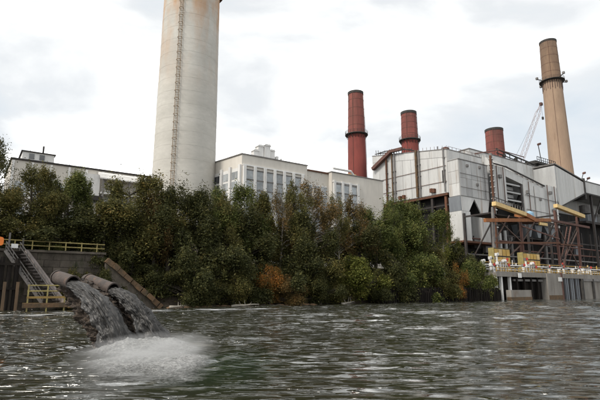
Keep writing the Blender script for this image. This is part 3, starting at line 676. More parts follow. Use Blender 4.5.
# ------------------------------------------------------------------ dark lower plant behind the gantry
def lower_plant():
    b = thing('coal_plant', 'dark open steelwork plant storey behind the wharf gantry', 'building', (150, 28, 6.6))
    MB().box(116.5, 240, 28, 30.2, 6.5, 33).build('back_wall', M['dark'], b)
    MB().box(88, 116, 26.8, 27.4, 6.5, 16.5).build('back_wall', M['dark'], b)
    for i, s in enumerate(np.arange(118, 238, 7.5)):
        MB().beam((s, 24.4, 6.6), (s, 24.4, 25), .55).build('column', M['steel'], b)
        MB().beam((s, 24.4, 9), (s+7.5, 24.4, 15.4 if i % 2 else 19), .32).build('brace', M['redox' if i % 3 == 0 else 'steel'], b)
    for z in (11.5, 15.6, 20.3): MB().box(116.5, 238, 24.1, 24.7, z, z+.45).build('floor_beam', M['redox' if z == 15.6 else 'steel'], b)
    rr = random.Random(9)
    for i in range(13):
        s = rr.uniform(101, 205); z = rr.uniform(8, 19)
        MB().box(s, s+rr.uniform(1.5, 4), 25.0, 26.2, z, z+rr.uniform(1.5, 4.2)).build('equipment_box', M[rr.choice(['greysteel', 'silver_dull', 'steel', 'bluegrey', 'redox'])], b)
    for s, m, z1 in ((119.5, 'silver_dull', 21), (122.6, 'silver_dull', 22), (126, 'greysteel', 20), (131, 'redox', 18), (148, 'greysteel', 23), (160, 'steel', 24)):
        MB().tube([(s, 23.4, 6.6), (s, 23.4, z1)], .5, 8).build('pipe', M[m], b)
    for z, m in ((13.2, 'greysteel'), (18.2, 'redox'), (9.6, 'silver_dull')):
        MB().tube([(100, 22.9, z), (150, 22.9, z+.3), (200, 22.9, z)], .25, 8).build('pipe', M[m], b)
    # inclined red stair at the far right
    for dt in (0, 1.2):
        MB()._beam((136.5, 13+dt, 6.6), (146, 13+dt, 24), .25, .5).build('stair_stringer', M['redox'], b)
    for k in range(22):
        f = k/21; MB().box(136.5+9.5*f-.25, 136.5+9.5*f+.25, 13.0, 14.2, 6.9+17*f, 7.0+17*f).build('stair_tread', M['steel'], b)
lower_plant()

# ------------------------------------------------------------------ wharf
def wharf():
    w = thing('wharf', 'concrete wharf with dark openings below its deck at the right', 'wharf', (110, 6, 0))
    MB().box(78.2, 240, -.6, 22, 5.85, 6.55).build('deck', M['dockconc'], w)
    MB().box(78.0, 240, -.85, -.605, 5.6, 6.8).build('edge_beam', M['dockconc'], w)
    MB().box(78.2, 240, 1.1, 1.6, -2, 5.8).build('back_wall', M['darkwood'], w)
    for s in (78.6, 80.6, 84.2): MB().box(s-.28, s+.28, -.5, .1, -2, 5.84).build('post', M['white'], w)
    for s in (87.5, 90.8, 94, 97): MB().box(s-.22, s+.22, -.3, .3, -2, 5.84).build('post', M['darkwood'], w)
    MB().box(81.6, 90.4, -2.0, -.7, -2, 2.45).build('fender_block', M['dockconc'], w)
    MB().box(81.5, 90.5, -2.05, -.9, -2, .8).build('rusted_foot', M['lichen'], w)
    MB().box(86.5, 100, .0, .4, 4.6, 5.1).build('waling', M['greysteel'], w)
    for k in range(18): MB().box(91+k*.5, 91.4+k*.5, .5, .9, -2, 4.4).build('timber_pile', M['darkwood'], w)
    MB().box(100.2, 107.5, -1.1, 1.0, -2, 6.5).build('concrete_wall', M['dockconc'], w)
    MB().box(100.4, 107.3, -1.16, -1.103, -2, 1.1).build('tide_stain', M['lichen'], w)
    for k in range(22): MB().box(107.7+k*.5, 108.14+k*.5, -.55 - .18*(k % 2), .2, -2, 5.6).build('sheet_pile', M['bluegrey' if k % 3 else 'steel'], w)
    MB().box(118.9, 150, -.9, 1.0, -2, 4.9).build('concrete_wall', M['dockconc'], w)
    MB().box(118.7, 150, -1.25, -.88, 4.9, 5.6).build('waling', M['greysteel'], w)
    for s in (118.9, 125.2, 131.5, 138): MB().box(s-.3, s+.3, -1.35, -.905, -2, 5.6).build('post', M['soot'], w)
    MB().box(107.3, 107.8, -1.3, -.85, -2, 7).build('fender_post', M['redox'], w)
    for s, z, ww in ((86.5, 5.9, 1.4), (105.6, 5.2, 2.0), (137, 5.9, 1.6)):
        MB().box(s, s+ww, -1.3, -1.18, z-.5, z+.6).build('sign_board', M['white'], w)
    # railing
    for s in np.arange(78.4, 150, 1.55):
        MB().beam((s, -.7, 6.56), (s, -.7, 7.75), .12).build('rail_post', M['yellow'], w)
    for z in (7.1, 7.7): MB().tube([(78.3, -.7, z), (150, -.7, z)], .065, 5).build('rail', M['yellow'], w)
    MB().box(78.3, 150, -.64, -.58, 6.58, 6.85).build('toe_board', M['paleyel'], w)
wharf()
def gantry():
    g = thing('steel_gantry', 'rusty steel gantry frame with yellow top beams standing on the wharf', 'gantry', (112, 8, 6.56))
    cols = [(89.3, 6, 24.2, 'greysteel'), (102.2, 6, 22.6, 'redox'), (121.8, 6, 26.4, 'redox'), (135.5, 6, 25.6, 'redox')]
    for s, t, z, m in cols:
        MB().beam((s-1.2 if s < 90 else s+(-1 if s > 130 else 0), t, 6.56), (s, t, z), .58).build('column', M[m], g)
        MB().beam((s, t+9, 6.56), (s, t+9, z-.5), .6).build('column', M['steel'], g)
        MB().beam((s, t, z-1.5), (s, t+9, z-1.5), .45).build('cross_beam', M['steel'], g)
        MB().beam((s, t+9, 8), (s, t, z-3), .3).build('brace', M['steel'], g)
    for s0, z0, s1, z1, wd, m in ((84.6, 20.2, 117.5, 23.0, .95, 'orange'), (117.5, 23.0, 142, 22.6, .7, 'redox'), (88.6, 14.6, 122, 16.4, .5, 'rust'), (122, 16.0, 136, 16.2, .45, 'rust'),
            (102, 20.0, 122, 17.6, .35, 'redox')):
        MB()._beam((s0, 5.5, z0), (s1, 5.5, z1), wd*.8, wd).build('beam', M[m], g)
    MB()._beam((88.4, 5.0, 24.9), (103.0, 5.0, 23.3), 1.2, 1.1).build('top_beam', M['paleyel'], g)
    MB()._beam((120.6, 5.0, 27.6), (137.8, 5.0, 25.8), 1.2, 1.1).build('top_beam', M['paleyel'], g)
    MB()._beam((103.6, 5.4, 23.4), (108.0, 5.4, 22.4), 1.2, 1.2).build('link_beam', M['orange'], g)
    for p, q in (((89.6, 6, 22), (102, 6, 15.5)), ((102, 6, 15.5), (110, 6, 22)), ((89, 6, 15), (97, 6, 22.6)), ((122, 6, 9), (135, 6, 21)), ((122, 6, 22), (135, 6, 8)), ((102, 6, 8), (121.5, 6, 20)), ((89, 6, 8), (101, 6, 14.5))):
        MB().beam(p, q, .26).build('brace', M['brown'], g)
    # small things standing on the top platform
    MB().box(88.5, 108, 6.6, 12, 22.4, 22.7).build('platform', M['steel'], g)
    for s in np.arange(89.5, 104, 1.25): MB().beam((s, 5.6, 25.0-(s-88.4)*.1), (s, 5.6, 27.0-(s-88.4)*.1), .16).build('platform_post', M['greysteel'], g)
    MB().beam((89, 5.6, 27), (103.6, 5.6, 25.5), .16).build('platform_rail', M['soot'], g)
    MB().box(104.5, 109, 6.8, 9, 22.75, 24.0).build('winch', M['orange'], g)
    MB().lathe(111, 8, [(1.2, 23.4), (1.2, 24.9), (.4, 25.4)], 12).build('drum', M['blue'], g)
    MB().box(106.5, 114, 6.8, 11, 22.0, 23.3).build('winch_bed', M['redox'], g)
    MB().box(111, 115, 5.0, 5.6, 21.0, 21.8).build('name_plate', M['paleyel'], g)
gantry()

# ------------------------------------------------------------------ things on the wharf
def yellow_panel(s, ww, z1, label, t=3.4):
    y = thing('yellow_cabinet', label, 'cabinet', (s, t, 6.56), 'yellow cabinets on the wharf')
    MB().box(s, s+ww, t, t+1.6, 6.9, z1).build('body', M['rail'], y)
    MB().box(s+.05, s+ww-.05, t-.06, t-.004, 6.95, z1-.05).build('door_frame', M['soot'], y)
    n = max(2, int(ww/1.6)); hgt = (z1-7)/3
    for i in range(n):
        for k in range(3):
            MB().box(s+ww*i/n+.14, s+ww*(i+1)/n-.14, t-.16, t-.063, 7.05+k*hgt, 7.05+(k+1)*hgt-.34).build('door', M['paleyel' if (i+k) % 3 == 0 else 'yellow'], y)
    for x in (s+.1, s+ww-.3): MB().box(x, x+.2, t+.1, t+1.5, 6.56, 6.9).build('foot', M['soot'], y)
yellow_panel(84.6, 6.9, 13.0, 'yellow cabinet near the left end of the wharf, left of two', 3.6)
yellow_panel(97.8, 8.2, 12.4, 'yellow cabinet on the wharf left of the concrete wall, right of two', 3.6)
def pipe_manifold(s, label, t=2.0, k=1.0):
    p = thing('pipe_manifold', label, 'pipework', (s, t, 6.56), 'white pipe manifolds on the wharf')
    for i, (ds, h) in enumerate(((0, 4.2), (1.5, 5.2), (3.1, 4.6), (4.5, 3.0))):
        MB().tube([(s+ds*k, t, 6.56), (s+ds*k, t, 6.56+h*k)], .16, 8).build('riser', M['white'], p)
    MB().tube([(s-.3, t, 6.56+4.1*k), (s+4.8*k, t, 6.56+4.2*k)], .15, 8).build('header', M['white'], p)
    MB().tube([(s-.4, t-.2, 6.56+2.0*k), (s+4.7*k, t-.2, 6.56+2.0*k)], .13, 8).build('header', M['white'], p)
    d = MB().tube([(s+.4*k, t-.45, 6.56+4.6*k), (s+2.2*k, t-.45, 6.56+4.6*k)], .6*k, 12).build('tank', M['white'], p)
    for i, (ds, h) in enumerate(((3.1, 4.8), (4.5, 3.2))):
        MB().tube([(s+ds*k, t-.5, 6.56+h*k), (s+ds*k, t-.35, 6.56+h*k)], .42, 12).build('handwheel', M['redpaint'], p)
pipe_manifold(84.6, 'white pipe manifold with round tank in front of the left yellow cabinet', 2.0, .65)
pipe_manifold(97.5, 'white pipe manifold with round tank in front of the right yellow cabinet', 2.0, .6)
def hydrant(s, h, m, label, t=1.2):
    v = thing('wharf_valve', label, 'valve', (s, t, 6.56), 'valves along the wharf edge')
    MB().tube([(s, t, 6.56), (s, t, 6.56+h)], .22, 8).build('stem', M['white'], v)
    MB().lathe(s, t, [(.3, 6.5+h*.45), (.42, 6.6+h*.45), (.42, 7.1+h*.45), (.3, 7.2+h*.45)], 10).build('flange', M['white'], v)
    MB().box(s-.32, s+.32, t-.3, t+.3, 6.3+h, 7.0+h).build('bonnet', M['white' if m == 'white' else 'greysteel'], v)
    a = rr.uniform(-.7, .7)
    MB().tube([(s+.05*math.sin(a), t-.46, 6.75+h), (s+.12*math.sin(a), t-.34, 6.75+h)], .36, 12).build('handwheel', M[m], v)
    MB().box(s-.45, s+.45, t-.35, t+.35, 6.56, 7.2).build('base', M['white' if m != 'white' else 'greysteel'], v)
    if rr.random() < .6:
        e_ = rr.uniform(.8, 1.7); MB().tube([(s, t+.1, 6.9+h*.4), (s+e_, t+.1, 6.9+h*.4), (s+e_, t+.1, 6.56)], .15, 6).build('branch_pipe', M['white'], v)
rr = random.Random(12)
vl = [(76.6, 2.6, 'white', 'white topped valve half hidden by the green bush, leftmost on the wharf'), (79.0, 3.4, 'white', 'white topped valve just right of the leftmost one by the bush'),
      (81.2, 1.8, 'redpaint', 'red topped valve left of the left pipe manifold'), (82.6, 4.4, 'white', 'tall white topped valve beside the left pipe manifold'),
      (94.6, 3.6, 'redpaint', 'red topped valve between the two yellow cabinets'), (93.0, 2.0, 'redpaint', 'short red topped valve right of the left yellow cabinet'), (107.4, 2.0, 'redpaint', 'red topped valve right of the right yellow cabinet'),
      (112.0, 1.2, 'white', 'white topped valve right of the red gantry column'), (115.4, 2.2, 'redpaint', 'red topped valve above the dark sheet piles'), (119.0, 1.3, 'white', 'short white topped valve above the sheet pile end'),
      (122.4, 2.2, 'redpaint', 'red topped valve near the gantry\'s last column'), (125.6, 1.6, 'white', 'white topped valve near the right edge of the photo'), (128.4, 1.2, 'white', 'short white topped valve next to the right edge of the photo'), (131.6, 2.4, 'redpaint', 'red topped valve at the right edge of the photo')]
for s, h, m, lab in vl: hydrant(s, h, m, lab, 1.0 + rr.random()*1.2)

def pipe_rack():
    p = thing('pipe_rack', 'low rack of grey and white pipes running along the wharf behind the yellow rail', 'pipework', (110, 2.6, 6.56))
    for s in np.arange(79, 148, 4.6):
        MB().box(s-.12, s+.12, 2.9, 3.2, 6.56, 9.1).build('post', M['greysteel'], p)
        MB().box(s-.1, s+.1, 2.1, 3.3, 8.2, 8.4).build('arm', M['greysteel'], p)
    for t, z, r, m in ((2.2, 8.55, .13, 'white'), (2.6, 8.58, .17, 'silver_dull'), (3.0, 8.52, .1, 'redox'), (2.8, 7.5, .2, 'white'), (2.8, 9.2, .08, 'yellow')):
        MB().tube([(78.6, t, z), (112, t, z+.05), (148.4, t, z)], r, 7).build('pipe', M[m], p)
    g = random.Random(5)
    for k in range(26):
        s = g.uniform(79, 140); h = g.uniform(.5, 1.6)
        MB().tube([(s, 2.2, 8.5), (s, 2.2, 8.5+h)], g.uniform(.06, .14), 6).build('branch', M[g.choice(['white', 'white', 'greysteel', 'yellow', 'redox'])], p)
        if k % 2: MB().box(s-.25, s+.25, 1.95, 2.15, 8.5+h-.2, 8.5+h+.3).build('gauge_box', M[g.choice(['white', 'paleyel', 'redpaint', 'greysteel', 'soot'])], p)
pipe_rack()
# ------------------------------------------------------------------ timber pile bulkhead under the right-hand trees
def bulkhead():
    b = thing('timber_bulkhead', 'row of dark timber piles along the water below the right trees', 'bulkhead', (58, -1.6, -1))
    rr = random.Random(4); s = 40.0
    while s < 78.2:
        r = rr.uniform(.16, .24); h = rr.uniform(2.2, 3.2)
        MB().tube([(s, -1.7+rr.uniform(-.08, .08), -1.5), (s+rr.uniform(-.06, .06), -1.7, h)], [r, r*.9], 7).build('pile', M['darkwood'], b)
        s += rr.uniform(.5, .72)
    MB().box(40, 78, -1.45, -1.25, 1.9, 2.2).build('waling', M['darkwood'], b)
    MB().box(40, 78, -1.2, -1.05, -1.5, 2.9).build('sheeting', M['darkwood'], b)
bulkhead()

# ------------------------------------------------------------------ left landing: retaining wall, stairs, railings
def landing():
    w = thing('retaining_wall', 'old grey concrete retaining wall with sloping rust-brown wing behind the pipes', 'wall', (-20, 4, 0))
    MB().box(-60, -8.6, 3.2, 4.6, -2, 7.25).build('wall', M['oldconc'], w)
    rb = random.Random(15)
    for r_ in range(9):
        x = -18.6 + (.8 if r_ % 2 else 0)
        while x < -8.7:
            x1 = min(-8.62, x + 1.9); d_ = rb.uniform(.05, .16)
            MB().box(x+.03, x1-.03, 3.2-d_, 3.197, r_*.9-.9+.03, r_*.9-.03).build('block', M['oldconc'], w)
            x = x1 if x1 > -8.7 else x + 1.9
    MB().box(-60, -8.4, 2.8, 4.8, 7.25, 7.55).build('coping', M['oldconc'], w)
    MB().prism([(-8.58, -2), (-.6, -2), (-.9, .1), (-8.58, 6.4)], 'y', 1.6, 3.4).build('wing_wall', M['oldconc'], w)
    rc = random.Random(6); c0, c1 = Vector((-8.6, 1.9, 6.55)), Vector((-.8, 1.4, .1)); f0 = 0
    while f0 < .98:
        f1 = min(1, f0 + rc.uniform(.07, .13)); j_ = Vector((rc.uniform(-.06, .06), rc.uniform(-.12, .12), rc.uniform(-.08, .08)))
        MB()._beam(c0.lerp(c1, f0+.004)+j_, c0.lerp(c1, f1-.004)+j_, rc.uniform(1.2, 1.5), rc.uniform(.55, .8)).build('coping_stone', M['lichen'], w); f0 = f1
    rr = random.Random(8)
    for k in range(20):                                              # timber fender piles at the left
        s = -33 + k*.78
        if s > -18.5: break
        MB().tube([(s, 1.2+rr.uniform(-.1, .1), -2), (s, 1.2, rr.uniform(5.6, 7))], .27, 7).build('fender_pile', M['darkwood'], w)
    for z in (2.5, 5.4): MB().box(-40, -18.6, .75, .93, z, z+.3).build('waling', M['darkwood'], w)
    # railing along the top
    r = thing('yellow_railing', 'weathered yellow pipe railing along the top of the retaining wall', 'railing', (-16, 3, 7.55))
    for i, s in enumerate(np.arange(-33, -8.2, 1.95)):
        MB().beam((s, 3.1, 7.55), (s, 3.1, 8.75), .13).build('post', M['rail'], r)
    for z in (8.15, 8.72): MB().tube([(-33.2, 3.1, z), (-8.6, 3.1, z-.1)], .075, 6).build('rail', M['rail'], r)
    for s in (-20.0, -18.5): MB().beam((s, 2.6, 7.3), (s, 2.6, 9.5 if s < -19 else 8.9), .2).build('gate_post', M['stair'], r)
    s_ = MB().box(-19.75, -19.0, 2.45, 2.5, 7.62, 8.15).build('notice_board', M['white']); tag(s_, 'small blank white notice on the yellow railing by the stairs', 'sign')
    lb = thing('lifebuoy_case', 'rounded orange lifebuoy case on the railing at the left edge', 'lifebuoy case', (-21.3, 2.8, 7.8))
    oc = [(-21.3+.72*math.copysign(abs(math.cos(a))**.5, math.cos(a)), 8.4+.55*math.copysign(abs(math.sin(a))**.5, math.sin(a))) for a in np.linspace(0, 2*math.pi, 24, endpoint=False)]
    MB().prism(oc, 'y', 2.62, 2.9).build('shell', M['lifebuoy'], lb)
    MB().box(-21.6, -21.0, 2.9, 3.05, 8.2, 8.5).build('bracket', M['stair'], lb)
    # stairs down to the water
    st = thing('river_stairs', 'steep stairs with grey handrail and pale concrete stringer down to the landing', 'stairs', (-17, 0, 0))
    a0, a1 = Vector((-18.3, 2.6, 7.3)), Vector((-13.9, -.6, .75))
    MB()._beam(a0 + Vector((0, 0, -.2)), a1, .5, 1.05).build('stringer', M['stringer'], st)
    tag(st.children[-1], 'pale pinkish concrete stringer')
    b0, b1 = a0 + Vector((-2.0, -.2, 0)), a1 + Vector((-2.2, -.2, .2))
    MB()._beam(b0, b1, .2, .42).build('stringer', M['stair'], st)
    for k in range(16):
        f = (k+.5)/16; p = b0.lerp(b1, f); q_ = a0.lerp(a1, f)
        MB().box(p.x+.1, q_.x-.2, min(p.y, q_.y)-.25, max(p.y, q_.y)+.15, p.z-.05, p.z+.05).build('tread', M['darkwood'], st)
    for side, off in ((b0, 0), (b0 + Vector((1.5, .1, 0)), 0)):
        d = b1 - b0
        for h in (.55, 1.05):
            MB().tube([side + Vector((0, -.1, h)), side + d + Vector((0, -.1, h))], .06, 6).build('handrail', M['stair'], st)
        for k in range(6):
            p = side + d*(k/5) + Vector((0, -.1, 0)); MB().beam(p, p + Vector((0, 0, 1.1)), .1).build('baluster', M['stair'], st)
    # landing stage
    ls = thing('landing_stage', 'small timber landing stage with pale yellow rails at the stair foot', 'jetty', (-15.5, -1.5, 0))
    for k in range(9): MB().box(-18.1+k*.5, -17.64+k*.5, -2.2, -.2, .82, .95).build('plank', M['boards'], ls)
    MB().box(-18.3, -13.4, -2.42, -2.22, .45, .98).build('fascia_board', M['lichen'], ls)
    MB().box(-17.9, -13.8, -2.3, -2.1, 1.5, 1.75).build('rail_board', M['boards'], ls)
    MB().box(-13.3, -10.6, -1.2, -.4, .3, .75).build('fascia_board', M['boards'], ls)
    for s in (-17.8, -15.8, -13.9): 
        MB().beam((s, -2.2, -2), (s, -2.2, 3.1), .15).build('post', M['rail'], ls)
    for z in (2.35, 3.0): MB().tube([(-17.9, -2.2, z), (-13.8, -2.2, z)], .07, 6).build('rail', M['rail'], ls)
    for s in (-20.2, -18.9): MB().beam((s, -1.6, -2), (s, -1.6, 3.4), .3).build('mooring_pile', M['wood'], ls)
landing()

# ------------------------------------------------------------------ roof-top crane, floodlights
def crane():
    p0, p1 = Vector((168.2, 43.4, 52.5)), Vector((179.3, 35.6, 84.4))
    c = thing('lattice_crane', 'crane with slender pale lattice boom leaning right behind the precipitator roof', 'crane', (168.2, 43.4, 51.5))
    d = (p1-p0).normalized(); a = d.cross(Vector((0, 0, 1))).normalized(); b = d.cross(a)
    b1 = MB(); n = 16
    def pt(f, i):
        w = .85 if .08 < f < .92 else .35
        return p0.lerp(p1, f) + a*(w*(1 if i in (0, 1) else -1)) + b*(w*(1 if i in (0, 3) else -1))
    for i in range(4):
        b1.tube([pt(k/n, i) for k in range(n+1)], .07, 4)
        for k in range(n): b1.tube([pt(k/n, i), pt((k+1)/n, (i+1) % 4)], .04, 4)
    b1.build('boom', M['palesteel'], c)
    MB().box(165.6, 169.8, 42, 46.5, 51.6, 54.4).build('cab', M['redpaint'], c)
    MB().box(164.6, 165.6, 42.3, 46.2, 51.8, 53.6).build('counterweight', M['greysteel'], c)
    MB().tube([p1, p1 + Vector((.3, 0, -6))], .05, 4).build('hoist_rope', M['soot'], c)
    MB().box(p1.x-.1, p1.x+.7, p1.y-.3, p1.y+.3, p1.z-7.2, p1.z-6).build('hook_block', M['soot'], c)
    MB().box(p1.x-.7, p1.x+.7, p1.y-.5, p1.y+.5, p1.z-.6, p1.z+.6).build('boom_head', M['redox'], c)
    MB().tube([(165.5, 45, 54.4), p1], .05, 4).build('pendant_rope', M['soot'], c)
crane()
def floodlight(s, t, z0, z1, ds, label):
    f = thing('floodlight', label, 'floodlight', (s, t, z0), 'floodlights on the roofs')
    MB().tube([(s, t, z0), (s+ds, t, z1)], .16, 6).build('arm', M['soot'], f)
    MB()._beam((s+ds-.6, t-.4, z1-.1), (s+ds+.7, t-.4, z1+.5), 1.0, .8).build('lamp_head', M['redox'], f)
floodlight(203, 33, 51, 55.6, 3.2, 'upper of two small floodlights on arms at the far right roof')
floodlight(207, 33, 50.5, 53.6, 3.0, 'lower of two small floodlights on arms at the far right roof')
floodlight(166, 31, 53.1, 61.5, -1.6, 'floodlight on a pole beside the tan chimney and crane boom')

# ------------------------------------------------------------------ trees and bushes
def crown_mesh(name, seed, n_clump, per, leaf, dens=1.0, ragged=.35, low=.0):
    """unit crown: radius 1 across, height 0..1; leaf = leaf length in crown radii"""
    g = np.random.default_rng(seed); cen = []
    lobes = [(0, 0, .45, .58, .42)]
    for k in range(12 if not low else 8):
        a = g.uniform(0, 6.28); z = g.uniform(.12, .88); rr_ = (.35+.45*math.sin(math.pi*min(1, z*1.05)))*g.uniform(.6, 1.4)
        lobes.append((rr_*math.cos(a), rr_*math.sin(a), z, g.uniform(.14, .42), g.uniform(.07, .2)))
    lobes.append((g.uniform(-.2, .2), g.uniform(-.2, .2), .86, .3, .14))
    wt = np.array([l[3]**1.6 for l in lobes]); wt[0] *= .8; wt /= wt.sum()
    while len(cen) < n_clump:
        p = g.uniform(-1, 1, 3); r = np.linalg.norm(p)
        if r > 1 or (r < .5 and g.random() < .7): continue
        l = lobes[g.choice(len(lobes), p=wt)]; q = 1 - ragged*g.random()
        x, y, z = l[0]+p[0]*q*l[3], l[1]+p[1]*q*l[3], l[2]+p[2]*q*l[4]
        if z < (-.02 if low else .02) or z > 1.0: continue
        cen.append((x, y, z))
    cen = np.array(cen); allp = []; alln = []; alls = []
    for c in cen:
        k = int(per*g.uniform(.35, 1.5)); rad = g.uniform(.07, .21)
        st_ = g.uniform(.6, 1.7, 3)*np.array([1, 1, .55])
        d = g.normal(0, .55, (k, 3))*rad*st_
        d[:, 2] -= .25*np.hypot(d[:, 0], d[:, 1])
        allp.append(c + d); nn = g.normal(0, .75, (k, 3)); nn[:, 2] += .55; nn += d/rad*.4; alln.append(nn); alls.append(g.uniform(.5, 1.25, k)*leaf)
    P = np.concatenate(allp); Nn = np.concatenate(alln); S = np.concatenate(alls)
    Nn /= np.linalg.norm(Nn, axis=1)[:, None]
    rv = g.normal(0, 1, P.shape); A = np.cross(Nn, rv); A /= np.linalg.norm(A, axis=1)[:, None]; B = np.cross(Nn, A)
    return cen, P, A, B, S, Nn
def leaf_obj_mesh(name, P, A, B, S, Nn, rx, h, z0):
    sc = np.array([rx, rx, h]); Pw = P*sc + np.array([0, 0, z0]); L_ = (S*rx)[:, None]
    v = np.stack([Pw-A*L_, Pw+B*L_*.45+Nn*L_*.12, Pw+A*L_, Pw-B*L_*.45+Nn*L_*.12], 1).reshape(-1, 3).astype(np.float32)
    nf = len(P); me = bpy.data.meshes.new(name)
    me.vertices.add(len(v)); me.vertices.foreach_set('co', v.ravel())
    me.loops.add(nf*4); me.loops.foreach_set('vertex_index', np.arange(nf*4, dtype=np.int32)); me.polygons.add(nf)
    me.polygons.foreach_set('loop_start', np.arange(0, nf*4, 4, dtype=np.int32)); me.update(calc_edges=True)
    return me
def make_tree_proto(seed, rx, h, crown_z0, n_clump, per, leaf, bark, ragged=.35, low=0, trunks=1):
    """returns meshes (trunk, crown) with base at 0, total height h"""
    ch = h - crown_z0
    cen, P, A, B, S, Nn = crown_mesh('crown', seed, n_clump, per, leaf/rx, ragged=ragged, low=low)
    crown = leaf_obj_mesh('crown', P, A, B, S, Nn, rx, ch, crown_z0)
    g = random.Random(seed); b = MB()
    for tk in range(trunks):
        ox, oy = (0, 0) if trunks == 1 else (g.uniform(-.5, .5)*rx*.5, g.uniform(-.5, .5)*rx*.4)
        pts = []; top = crown_z0 + ch*.8
        lx, ly = g.uniform(-.12, .12)*rx, g.uniform(-.12, .12)*rx
        for k in range(7):
            f = k/6; pts.append(Vector((ox*(.4+.6*f)+lx*f*2+g.uniform(-.1, .1), oy*(.4+.6*f)+ly*f*2+g.uniform(-.1, .1), -1.0 + (top+1)*f)))
        r0 = .022*h/ (1 if trunks == 1 else 1.5)
        b.tube(pts, [r0*(1.25-1.05*k/6) for k in range(7)], 7)
        for c in cen[tk::trunks][:44]:
            e = Vector((c[0]*rx, c[1]*rx, c[2]*ch + crown_z0)); f = min(.95, max(.25, (e.z - .28*(abs(e.x)+abs(e.y)) + 1)/(top+1)))*6
            i = min(5, int(f)); st = pts[i].lerp(pts[i+1], f-i)
            if st.z > e.z: st = pts[max(1, i-1)]
            mid = st.lerp(e, .5) + Vector((g.uniform(-.25, .25), g.uniform(-.25, .25), g.uniform(-.1, .35)))
            rr_ = r0*.32
            b.tube([st, mid, e], [rr_, rr_*.6, rr_*.22], 5)
            for _ in range(2):
                e2 = e + Vector((g.uniform(-.7, .7), g.uniform(-.7, .7), g.uniform(-.1, .8)))*rx*.28
                b.tube([mid.lerp(e, .4), e2], [rr_*.4, rr_*.12], 4)
    me = bpy.data.meshes.new('trunk'); me.from_pydata([tuple(v) for v in b.v], [], b.f); me.materials.append(bark)
    crown.materials.append(M['leaf_dark'])
    return me, crown
PROTO = {
 'dense1': make_tree_proto(1, 4.2, 15, 1.6, 230, 150, .17, M['bark'], .34),
 'dense2': make_tree_proto(2, 4.2, 15, 2.0, 210, 150, .17, M['bark'], .42),
 'dense3': make_tree_proto(3, 4.2, 15, 1.6, 220, 145, .175, M['bark'], .46),
 'airy1': make_tree_proto(4, 4.2, 15, 4.0, 130, 85, .155, M['palebark'], .5),
 'airy2': make_tree_proto(5, 4.2, 15, 3.0, 140, 95, .155, M['bark'], .5),
 'sparse': make_tree_proto(6, 4.2, 15, 5.0, 70, 34, .14, M['bark'], .45),
 'bush1': make_tree_proto(11, 3.2, 6.5, .0, 170, 140, .14, M['bark'], .4, 1, 3),
 'bush2': make_tree_proto(12, 3.2, 6.5, .0, 170, 140, .145, M['bark'], .46, 1, 3),
}
def plant(name, kind, leaf, s, t, ztop, rad, label, cat='tree', group='trees on the bank', seed=0):
    tm, cm = PROTO[kind]; H0 = 6.5 if 'bush' in kind else 15.0; R0 = 3.2 if 'bush' in kind else 4.2
    z0 = max(bank_z(s, t), -.2) - .15
    if cat == 'bush': z0 = max(z0, -.1)
    o = bpy.data.objects.new(name, None); C.objects.link(o); place(o, (s, t, z0), True)
    o.rotation_euler = (0, 0, random.Random(seed*7+int(s*13)).uniform(0, 6.28))
    k = rad/R0*(1.24 if cat == 'tree' else 1.34); hz = (ztop + (.5 if cat == 'tree' else .2) - z0)/H0; o.scale = (k, k, hz)
    tag(o, label, cat, group)
    a = bpy.data.objects.new('trunk' if cat == 'tree' else 'stems', tm); C.objects.link(a); a.parent = o
    c = bpy.data.objects.new('crown' if cat == 'tree' else 'foliage', cm); C.objects.link(c); c.parent = o
    c.material_slots[0].link = 'OBJECT'; c.material_slots[0].material = M[leaf]
    return o
